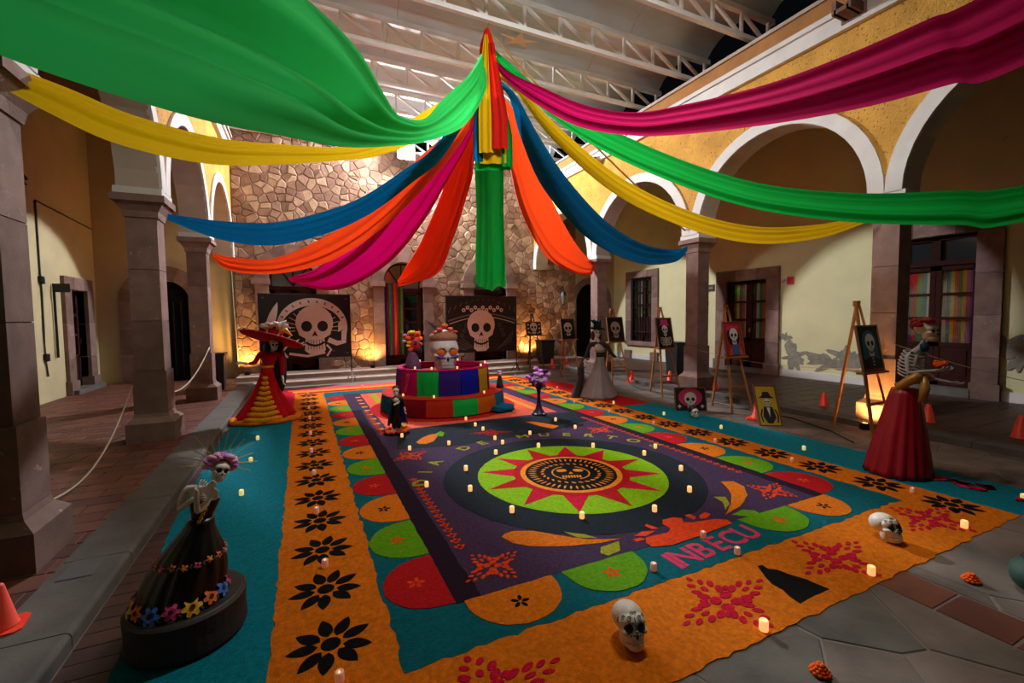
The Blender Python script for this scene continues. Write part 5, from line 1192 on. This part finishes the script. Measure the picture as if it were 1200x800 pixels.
def panel_print(kind, w, h):
    S_ = Sheet(INK); hw, hh = w/2, h/2
    if kind == 'skull_rays':
        S_.put(ell(.07*w,-.02*h,.40*w,.46*h,40,0,-.25,PI+.25), 'bone'); S_.put(ell(.07*w,-.05*h,.345*w,.37*h,40,0,-.3,PI+.3), 'black')
        for q in range(15):
            a = -.1+q*(PI+.2)/14; S_.put(stroke([(.07*w+.20*w*math.cos(a), -.05*h+.20*h*math.sin(a)),(.07*w+.32*w*math.cos(a), -.05*h+.33*h*math.sin(a))], .016), 'bone')
        for q in range(12):
            a = .15+q*2.8/11; S_.put(ell(.07*w+.372*w*math.cos(a), -.03*h+.415*h*math.sin(a), .04, .022, 8, a), 'grey')
        draw_skull(S_, .09*w, -.03*h, .68*h)
        S_.put(leaf(-.43*w,-.1*h,.50*h,.09*w,1.25), 'bone'); S_.put(leaf(-.46*w,-.2*h,.3*h,.12*w,.6), 'white')
        S_.put([(.36*w,-.1*h),(.44*w,-.04*h),(.46*w,.06*h),(.40*w,.10*h),(.36*w,.04*h)], 'bone'); S_.put(stroke([(.24*w,-.22*h),(.34*w,-.28*h),(.42*w,-.26*h),(.43*w,-.08*h)], .13), 'bone')
        S_.put(stroke([(-.2*w,-.42*h),(0,-.47*h),(.2*w,-.42*h)], .06), 'bone')
        for s in (-1, 1): S_.put(stroke([(s*.22*w,-.30*h),(s*.27*w,-.38*h),(s*.22*w,-.48*h)], .05), 'white')
        for x, z in ((-.46,.44),(.46,.43),(-.44,-.46),(.30,-.40),(.46,-.44)): S_.put(ell(x*w, z*h, .02, .02, 8), 'grey')
    elif kind == 'skull_flowers':
        for q in range(13):
            t = q/12; S_.put(stroke([(-.48*w+.96*w*t, .20*h+.24*h*math.sin(PI*t)),(-.46*w+.92*w*t+.03, .30*h+.15*h*math.sin(PI*t))], .022), 'grey')
        S_.put(stroke([(-.49*w+.98*w*t, .06*h+.13*h*math.sin(PI*t)) for t in [q/20 for q in range(21)]], .045), 'grey')
        S_.put(stroke([(-.47*w+.94*w*t, .01*h+.12*h*math.sin(PI*t)) for t in [q/20 for q in range(21)]], .02), 'bone')
        for q in range(11): 
            x = (-.27+.054*q)*w; z = .25*h+.045*h*(q%2)
            S_.put(ell(x, z, .06, .06, 10), 'bone'); S_.put(ell(x, z, .022, .022, 8), 'black')
        for q in range(6): S_.put(stroke([(-.45*w+.03*q*w,-.40*h+.03*h*q),(-.25*w+.02*q*w,-.46*h+.01*q*h)], .015), 'grey'); S_.put(stroke([(.20*w+.04*q*w,-.46*h+.02*h*q),(.30*w+.03*q*w,-.36*h+.05*q*h)], .015), 'grey')
        for s in (-1, 1):
            for q in range(3): S_.put(stroke([(s*(.24+.03*q)*w+.05*math.cos(t), -.02*h-.09*h*q+.05*math.sin(t)) for t in [j*.5 for j in range(13)]], .014), 'grey')
        draw_skull(S_, -.03*w, -.09*h, .66*h)
    elif kind in ('skull_tall','skull_tall2'):
        draw_skull(S_, 0, .02*h, .80*w, 'white')
    elif kind == 'skull_wide':
        draw_skull(S_, 0, .06*h, .80*h, 'white')
        for s in (-1, 1):
            for q in range(3): S_.put(ell(s*.38*w, (-.3+.3*q)*h, .06*w, .07*h, 10, .5*q), 'white')
            S_.put(stroke([(s*.2*w,-.40*h),(s*.42*w,-.25*h)], .05*h), 'white')
    elif kind == 'top_hat':
        S_.put([(-.36*w,.26*h),(.40*w,.26*h),(.30*w,.31*h),(.24*w,.47*h),(-.2*w,.47*h),(-.24*w,.31*h)], 'pink')
        draw_skull(S_, .02*w, .10*h, .50*w, 'white')
        for q in range(5): S_.put(stroke([(-.25*w,(-.16-.055*q)*h),(0,(-.20-.055*q)*h),(.27*w,(-.16-.055*q)*h)], .02), 'white')
        S_.put(stroke([(0,-.1*h),(0,-.46*h)], .025), 'white')
        for s in (-1, 1): S_.put(stroke([(s*.3*w,-.14*h),(s*.38*w,-.3*h),(s*.2*w,-.44*h)], .02), 'white')
    elif kind == 'red_flowers':
        S_.put(rect(-.46*w,.46*w,-.48*h,.48*h), 'red'); S_.put(ell(0,.08*h,.36*w,.30*h,24), 'black')
        for q in range(6): S_.put(ell((-.25+.1*q)*w, (.32+.03*(q%2))*h, .09*w, .06*h, 10), 'pink')
        draw_skull(S_, .02*w, .10*h, .60*w, 'white')
        S_.put([(-.16*w,-.16*h),(.18*w,-.16*h),(.24*w,-.46*h),(-.22*w,-.46*h)], 'blue'); S_.put([(-.46*w,-.48*h),(-.24*w,-.24*h),(-.2*w,-.48*h)], 'orange'); S_.put([(.46*w,-.48*h),(.26*w,-.24*h),(.2*w,-.48*h)], 'orange')
    elif kind == 'teal_hair':
        S_.put(ell(0,.14*h,.36*w,.27*h,28), 'teal'); S_.put([(-.36*w,.14*h),(.36*w,.14*h),(.40*w,-.24*h),(-.40*w,-.24*h)], 'teal')
        draw_skull(S_, .03*w, .10*h, .58*w, 'white')
        S_.put([(-.22*w,-.2*h),(.26*w,-.2*h),(.34*w,-.44*h),(-.30*w,-.44*h)], 'black')
        for q in range(3): S_.put(ell(0.02*w,(-.22-.07*q)*h,.04*w,.02*h,8), 'white')
        S_.put(rect(-.44*w,.44*w,-.48*h,-.45*h), 'red')
    elif kind == 'pink_hair':
        S_.put(ell(0,.10*h,.40*w,.40*h,28), 'pink'); S_.put(ell(0,.12*h,.33*w,.34*h,28), 'red'); S_.put(ell(0,.10*h,.31*w,.31*h,28), 'pink'); draw_skull(S_, 0, -.02*h, .66*h, 'white')
        for s in (-1, 1): S_.put([(s*.38*w,-.2*h),(s*.41*w,-.27*h),(s*.46*w,-.3*h),(s*.41*w,-.33*h),(s*.38*w,-.4*h),(s*.35*w,-.33*h),(s*.30*w,-.3*h),(s*.35*w,-.27*h)], 'white')
    elif kind == 'yellow_figure':
        S_.put(rect(-.47*w,.47*w,-.48*h,.48*h), 'yellow'); S_.put([(-.4*w,.18*h),(.4*w,.18*h),(.22*w,.24*h),(.14*w,.34*h),(-.14*w,.34*h),(-.2*w,.24*h)], 'black'); draw_skull(S_, 0, .08*h, .36*w, 'white')
        S_.put([(-.2*w,-.04*h),(.2*w,-.04*h),(.3*w,-.3*h),(.1*w,-.44*h),(-.12*w,-.44*h),(-.3*w,-.28*h)], 'black'); S_.put([(-.08*w,-.06*h),(.08*w,-.06*h),(.02*w,-.3*h)], 'white')
        for s in (-1, 1): S_.put(stroke([(s*.3*w,-.1*h),(s*.4*w,-.25*h),(s*.34*w,-.42*h)], .02), 'black')
    return S_
# ---- two large posters before the stone wall
def poster(cx, y, z0, w, h, kind, label, leg):
    t = thing('skull_poster', label, 'poster', (cx,y,0), group='large black and white posters')
    g = G(); g.box(-w/2,w/2,-.015,.015,z0,z0+h); g.obj('black_board', INK['black'], t)
    panel_print(kind, w, h).obj('print', t, (0,-.017,z0+h/2))
    for s in (-1, 1):
        g = G(); g.tube([(s*(w/2+.015),.02,.1),(s*(w/2+.015),.02,z0+h+.02)], .014, 8); g.obj('stand_pole', m_iron, t)
        for k in range(3):
            a = k*2*PI/3+.5; g = G(); g.tube([(s*(w/2+.015),.02,.30),(s*(w/2+.015)+.17*math.cos(a),.02+.17*math.sin(a),-.0+.01)], .011, 6); g.obj('stand_leg', leg, t)
    for z in (z0, z0+h): g = G(); g.tube([(-w/2,.02,z),(w/2,.02,z)], .012, 6); g.obj('stand_rail', m_iron, t)
pl0 = W(303,344,12.5); pl1 = W(411,417,12.5); poster((pl0.x+pl1.x)/2, 12.5, pl1.z, pl1.x-pl0.x, pl0.z-pl1.z, 'skull_rays', 'large black and white poster of a skull with rays and arching band', mk('grey_stand',(150,146,140),.5))
pr0 = W(523,346.5,12.45); pr1 = W(605,410,12.45); poster((pr0.x+pr1.x)/2, 12.45, pr1.z, pr1.x-pr0.x, pr0.z-pr1.z, 'skull_flowers', 'large black and white poster of a skull in a flowered hat', m_iron)
# ---- easels
m_wood = mk('easel_wood', (168,104,44), .55, .2, 12, .1, 40); m_wood_d = mk('easel_wood_dark', (70,44,28), .6, .2, 12, .1, 40)
def easel(cx, y, zb_, w, h, kind, label_e, label_p, wood, lean=.19, ap=1.86, hw=.26):
    t = thing('easel', label_e, 'easel', (cx,y,.0), group='wooden easels along the right side')
    # front legs lean back: y offset grows with z
    yo = lambda z: z*lean
    for s in (-1, 1): g = G(); g.bar((s*hw,yo(0)-.02,0), (s*.035,yo(ap),ap), .035, .03); g.obj('front_leg', wood, t)
    g = G(); g.bar((0,.62,0), (0,yo(ap-.04)+.01,ap-.04), .035, .03); g.obj('back_leg', wood, t)
    g = G(); g.box(-.05,.05,yo(ap)-.02,yo(ap)+.03,ap-.06,ap+.02); g.obj('top_block', wood, t)
    g = G(); g.box(-w/2-.07,w/2+.07,yo(zb_)-.09,yo(zb_)+.01,zb_-.035,zb_-.005); g.obj('ledge', wood, t)
    for z in (.42, 1.25): k = hw*(1-z/ap)+.035*z/ap; g = G(); g.box(-k,k,yo(z)-.01,yo(z)+.02,z-.02,z+.02); g.obj('cross_rail', wood, t)
    p = thing('skull_painting', label_p, 'painting', (cx,y+yo(zb_)-.05,zb_), group='paintings on the easels')
    frame_panel(p, w, h, kind, -math.atan(lean), [m_wood, INK['black']])
    return t
def frame_panel(p, w, h, kind, tilt, fm):
    c, s = math.cos(tilt), math.sin(tilt)
    g = G(); g.box(-w/2,w/2,-.008,.012,0,h); o = g.obj('canvas', INK['black'], p); o.rotation_euler.x = tilt
    fr = .018
    for x0, x1, z0, z1 in ((-w/2-fr,-w/2,-fr,h+fr),(w/2,w/2+fr,-fr,h+fr),(-w/2,w/2,-fr,0),(-w/2,w/2,h,h+fr)):
        g = G(); g.box(x0,x1,-.018,.014,z0,z1); f = g.obj('frame_bar', mk('picture_frame',(120,86,58),.5,.2,12,.1), p); f.rotation_euler.x = tilt
    q = panel_print(kind, w, h).obj('print', o, (0,-.010,h/2))
easel(7.30, 3.36, .88, .50, .64, 'teal_hair', 'wooden easel nearest the red-skirted skeleton', 'painting of a skull with teal hair on the easel by the lit column', m_wood, hw=.25)
easel(6.90, 5.25, .97, .44, .60, 'red_flowers', 'wooden easel in front of the far-wall glazed door', 'red painting of a skull in a flower crown on an easel', m_wood)
easel(6.96, 6.95, 1.02, .40, .62, 'top_hat', 'wooden easel just left of the middle right column', 'painting of a skeleton wearing a pink top hat', m_wood)
easel(7.13, 8.8, 1.06, .46, .60, 'skull_tall', 'wooden easel right behind the grey-gowned figure', 'painting of a plain white skull beside the grey lady hat', m_wood)
easel(6.74, 10.4, 1.07, .42, .56, 'skull_tall2', 'orange wooden easel near the corner of the stone wall', 'painting of a plain white skull nearest the stone wall corner', m_wood)
easel(6.74, 12.45, 1.12, .52, .41, 'skull_wide', 'dark easel lit from below beside the right poster', 'small wide black and white painting of a skull on the farthest easel', m_wood_d, ap=1.78)
p = thing('skull_painting', 'framed skull painting with pink hair standing on the floor', 'painting', (6.2,5.72,.0), -.5, group='paintings on the floor'); frame_panel(p, .52, .40, 'pink_hair', -.22, None)
g = G(); g.bar((0,.32,0), (0,.08,.30), .03); g.obj('back_prop', m_wood, p)
p = thing('skull_painting', 'narrow yellow painting leaning back against a traffic cone', 'painting', (6.40,4.36,.0), -.62, group='paintings on the floor'); frame_panel(p, .30, .66, 'yellow_figure', -.55, None)

# ------------------------------------------------------------------ cones
m_cone = mk('cone_orange', (240,58,24), .5, .08, 6, 0); 
def cone_meshes():
    g = G(); g.lathe([(.095,.02),(.085,.03),(.03,.30),(.022,.31),(.0,.31)], 20); a = g.mesh('cone_body', m_cone, True)
    g = G(); g.prism([(-.12,-.09),(-.09,-.12),(.09,-.12),(.12,-.09),(.12,.09),(.09,.12),(-.09,.12),(-.12,.09)], 0, .022, bottom=True); b = g.mesh('cone_foot', m_cone); return a, b
ca_, cb_ = cone_meshes()
def cone(p, label, s=1.0):
    t = thing('traffic_cone', label, 'cone', p, random.uniform(0,1), group='orange traffic cones'); inst('cone_body', ca_, t, sc=(s,s,s)); inst('cone_foot', cb_, t, sc=(s,s,s))
cone(F(965,480,0.0), 'orange traffic cone on the floor between the two nearest easels')
cone(F(838,460,0), 'orange traffic cone right of the middle right column base')
cone(F(785,449,0), 'orange traffic cone behind the legs of the pink top hat easel')
cone(F(740,448,0), 'orange traffic cone right of the grey lady')
cone(F(664,431,.0), 'right one of two traffic cones in front of the stone wall corner')
cone(F(647,431,.0), 'left one of two traffic cones in front of the stone wall corner')
cone(Vector((6.62,4.72,0)), 'traffic cone propping up the yellow painting', 1.35)
cone(F(1087,500,.0), 'traffic cone half hidden behind the red satin skirt', 1.1)
cone(F(1196,520,0), 'traffic cone cut off by the right edge of the photo', 1.2)
cone(F(1,738,ZF), 'traffic cone cut off by the left edge beside the curb', .8)
# ------------------------------------------------------------------ marigold heads on the paving
for px, py, r, lab in ((1138,681,.05,'orange marigold head on the grey paving near the right edge'),(961,789,.048,'orange marigold head on the near paving at the bottom edge')):
    t = thing('marigold_flower', lab, 'flower', F(px,py,0), group='marigolds on the paving')
    g = G(); rr = random.Random(px)
    for ring in range(4):
        for k in range(12-2*ring):
            a = 2*PI*k/(12-2*ring)+ring*.3; q = r*(1-.24*ring); g.ball((q*.75*math.cos(a), q*.75*math.sin(a), r*(.25+.22*ring)), (r*.26,r*.26,r*.18), 6, 4)
    g.obj('petals', m_ror, t, smooth=True); g = G(); g.lathe([(.0,0),(r*.4,.0),(r*.5,r*.25)], 10); g.obj('calyx', m_lfg, t)
# fallen petals, red flower mat on the right teal runner
t = thing('flower_mat', 'flat dark red flower patch on the right teal runner', 'flower patch', F(1148,572,.008))
for k in range(16):
    x, y = random.uniform(-.14,.14), random.uniform(-.42,.3); g = G(); g.prism(leaf(x,y,.16,.08,random.uniform(0,6.28),6), 0, .012); g.obj('petal_patch', [s_mag, saw('wine',(90,14,40)), s_pink][k%3], t)
# dark bag at the bottom right edge
t = thing('green_bag', 'dark green bag cut off by the right edge of the photo', 'bag', Vector((3.98,1.0,0)), .3)
g = G(); g.ball((.0,0,.10), (.16,.13,.11), 20, 12, fn=lambda d: (d[0],d[1],max(d[2],-.9))); g.obj('bag_body', mk('dark_green_cloth',(10,60,44),.7,.3,6,.2), t, smooth=True)
g = G(); g.ball((.03,-.02,.18), (.12,.1,.07), 16, 10); g.obj('black_flap', m_black, t, smooth=True)
g = G(); g.tube([(-.05,0,.2),(0,.03,.3),(.08,0,.21)], .01, 6); g.obj('bag_strap', m_black, t)
# ------------------------------------------------------------------ lamps
t = thing('floodlight', 'bright white floodlight fixed under the roof at the top of the stone wall', 'lamp', FLOOD_BACK)
m_lens = mk('floodlight_lens', (255,252,246), .3, 0, bump=0, emit=BULB, emit_rgb=(236,244,255)); m_lens.cycles.emission_sampling = 'AUTO'
g = G(); g.lathe([(.20,.0),(.19,.05),(.155,.12),(.09,.17),(.0,.19)], 28, M=Matrix.Rotation(PI/2, 4, 'X')); g.obj('glowing_lens', m_lens, t, smooth=True)
g = G(); g.frustum((-.27,.27,-.23,.23,0), (-.18,.18,-.15,.15,.14), M=Matrix.Rotation(-PI/2, 4, 'X')); g.obj('housing', m_iron, t)
for q in (-1, 1): g = G(); g.bar((q*.28,.05,0),(q*.28,.22,.12),.02); g.obj('bracket_arm', m_iron, t)
g = G(); g.bar((-.29,.22,.12),(.29,.22,.12),.025); g.obj('bracket', m_iron, t)
t = thing('added_fill_panel', 'added unseen fill panel under the roof above the camera', 'lamp', FILL_FRONT)  # fixture made up for the added front fill, out of view
g = G(); g.box(-.78,.78,-.33,.33,0,.08); g.obj('housing', m_steel, t)
g = G(); g.box(-.75,.75,-.3,.3,-.01,0); g.obj('lens', mk('fill_panel_lens', (250,244,232), .4, 0, bump=0, emit=3), t)
for q in (-.6, .6): g = G(); g.bar((q,0,.08),(q,0,.3),.02); g.obj('hanger', m_iron, t)
m_amb = mk('amber_lens', (255,180,80), .4, 0, bump=0, emit=14, emit_rgb=(255,170,70))
def uplight(p, label, aim, power):
    t = thing('floor_uplight', label, 'lamp', p, group='amber floor lamps'); g = G(); g.lathe([(.07,0),(.075,.02),(.06,.09),(.066,.10),(.05,.10),(.05,.07),(0,.07)], 18); g.obj('housing', m_iron, t, smooth=True)
    g = G(); g.lathe([(.0,.085),(.05,.085)], 18); g.obj('lens', m_amb, t)
    lamp('uplight_beam', 'SPOT', Vector(p)+Vector((0,0,.13)), power, (1,.52,.15), aim, spot_size=2.3, spot_blend=.8, shadow_soft_size=.05)
for px, py, lab in ((290,440,'amber floor lamp at the left end of the stone wall'),(437,440,'amber floor lamp left of the middle doorway'),(622,430,'amber floor lamp under the farthest easel')):
    d = ray(px, py); p = CAM+d*(14.05/d.y); p = Vector((p.x, 14.02, .2)); uplight(p, lab, (p.x, 14.4, 1.5), P_UP)
p = F(1017,490,0); p = Vector((7.42, 3.62, .0)); uplight(p, 'amber floor lamp at the base of the right column', (7.75, 3.62, .55), P_UP*.55)
# ------------------------------------------------------------------ small things on walls and ropes
t = thing('hanging_sign', 'black bracket sign on the left corridor wall beside the door', 'sign', (XW,12.5,1.9)); g = G(); g.bar((.04,0,-.95),(.04,0,.6),.035); g.obj('post', m_iron, t); g = G(); g.box(.02,.30,-.012,.012,.42,.6); g.obj('sign_plate', m_black, t)
g = G(); yy = 12.05; pts = [(XW+.02,yy,4.1),(XW+.02,yy,2.7),(XW+.02,yy+.02,2.2),(XW+.02,yy-.01,1.4),(XW+.02,yy,.9),(XW+.02,yy+.05,.6)]; g.tube(pts, .015, 6); g.tube([(XW+.02,yy,4.1),(XW+.02,13.3,4.05),(XW+.02,14.65,4.0)], .012, 6); tag(g.obj('wall_cable', m_black), 'dark cable running up and across the left corridor wall', 'cable')
for k, z in enumerate((2.55, 1.0)): g = G(); g.box(XW,XW+.06,12.0,12.12,z-.06,z+.06); g.box(XW+.02,XW+.07,12.02,12.10,z-.09,z-.06); tag(g.obj('junction_box', m_iron), ('upper','lower')[k]+' junction box on the cable of the left corridor wall', 'box')
t = thing('no_smoking_sign', 'small white and red no-smoking sign on the cream wall', 'sign', (XC-.012,7.40,2.56)); g = G(); g.box(-.004,.004,-.16,.02,-.1,.1); g.obj('red_half', INK['red'], t); g = G(); g.box(-.004,.004,.02,.18,-.1,.1); g.obj('white_half', INK['white'], t)
g = G(); g.M = Matrix.Translation((-.007,.10,0)) @ Matrix.Rotation(PI/2,4,'Y'); g.tube([(.06*math.cos(a),.06*math.sin(a),0) for a in [2*PI*k/20 for k in range(21)]], .008, 5); g.tube([(-.04,-.04,0),(.04,.04,0)], .007, 5); g.obj('ban_ring', INK['red'], t)
g = G(); g.M = Matrix.Translation((-.006,.10,0)) @ Matrix.Rotation(PI/2,4,'Y'); g.box(-.01,.01,-.035,.035,0,.002); g.obj('cigarette', INK['black'], t)
t = thing('wall_plaque', 'dark plaque on the cream wall right of the middle column', 'sign', (XC-.02,9.86,2.52)); g = G(); g.box(-.01,.02,-.2,.2,-.1,.1); g.obj('plate', mk('dark_plate',(40,22,16),.5), t); g = G(); g.box(-.014,-.009,-.15,.15,-.03,.03); g.obj('lettering_bar', mk('dull_gold',(120,90,50),.5), t)
d = ray(655,350); p = CAM+d*((YB-.02)/d.y); t = thing('wall_lantern', 'iron wall lantern on the stone wall near the right corner', 'lantern', p)
g = G(); g.bar((0,-.05,.35),(0,-.32,.45),.03); g.bar((0,-.32,.45),(0,-.32,.30),.02); g.obj('bracket', m_iron, t); g = G(); g.lathe([(.05,-.2),(.11,.05),(.11,.1)], 6, (0,-.32,0)); g.obj('glass_body', m_pane, t); g = G(); g.lathe([(.14,.1),(.1,.2),(.02,.3),(0,.3)], 6, (0,-.32,0)); g.lathe([(.0,-.26),(.06,-.2)], 6, (0,-.32,0)); g.obj('cap', m_iron, t)
for nm, px, py, Y, w, h, lab in (('black_bin',639,425,13.3,.5,.75,'black bin standing before the stone wall behind the cones'),('black_cabinet',793,440,8.9,.45,.85,'black bin behind the pink top hat easel'),('black_speaker_box',256,440,12.4,.3,.8,'black box beside the far left column')):
    d = ray(px, py); p = CAM+d*(Y/d.y); t = thing(nm, lab, 'bin' if 'speaker' not in nm else 'box', (p.x,Y,ZF if Y < 12.6 else .1)); g = G(); g.frustum((-w*.42,w*.42,-.18,.18,0),(-w/2,w/2,-.22,.22,h)); g.obj('body', m_black, t); g = G(); g.box(-w/2-.02,w/2+.02,-.24,.24,h,h+.05); g.obj('lid', m_iron, t)
def rope(label, a, b, sag, m, r=.014):
    a, b = Vector(a), Vector(b); g = G(); g.tube([a.lerp(b, k/20)-Vector((0,0,sag*math.sin(PI*k/20))) for k in range(21)], r, 6); tag(g.obj('barrier_rope', m, smooth=True), label, 'rope')
m_rp = mk('white_rope', (164,150,126), .8, .1, 30, .2)
rope('pale rope hanging slack behind the second left column', (-2.06,7.62,.98), (-2.0,4.35,.35), .5, m_rp, .010)
rope('pale rope hanging between the far left columns', (-1.72,10.8,1.15), (-2.0,7.8,.7), .35, m_rp)
rope('thin wire strung along the right arcade behind the easels', (7.75,7.05,.95), (7.78,3.75,.85), .12, m_rp, .004)
rope('thin wire strung from the lit column to the right edge', (7.75,3.45,1.25), (7.78,.2,.9), .25, mk('grey_wire',(96,88,78),.7), .004)
g = G(); pts = [F(x,y,.012) for x, y in ((742,452),(752,456),(765,458),(780,462),(800,464),(830,470),(880,480),(930,490),(975,505),(1000,518))]; g.tube(pts, .010, 6); tag(g.obj('floor_cable', m_black), 'dark cable lying on the paving under the easels', 'cable')
g = G(); pts = [W(x,y,14.3) for x, y in ((268,200),(270,300),(274,360),(280,430))]; g.tube(pts, .014, 6); tag(g.obj('wall_pipe', m_rp), 'thin pale conduit running down the left end of the stone wall', 'pipe')
# white post by the far left column
# fabric strips hanging in the middle doorway
for k, cn in enumerate(('violet','red','green','magenta','orange','red','forest','olive')):
    u = 2.97-.58+k*.072; g = G(); vs = []
    for j in range(9):
        for q in range(3): vs.append((u+q*.033+.006*math.sin(j+k), YB+.10+.02*((q+k)%2), 2.80-j*.285))
    g.add(vs, [(j*3+q, j*3+q+1, (j+1)*3+q+1, (j+1)*3+q) for j in range(8) for q in range(2)]); o = g.obj('doorway_streamer', mk('streamer_'+cn, tuple(v*.62 for v in COLS[cn]), .85, .1), smooth=True); tag(o, 'long %s streamer in the middle doorway, %s from its left side' % (dict(violet='dark violet', forest='dark green').get(cn, cn), ORD[k]), 'streamer', 'streamers in the middle doorway')
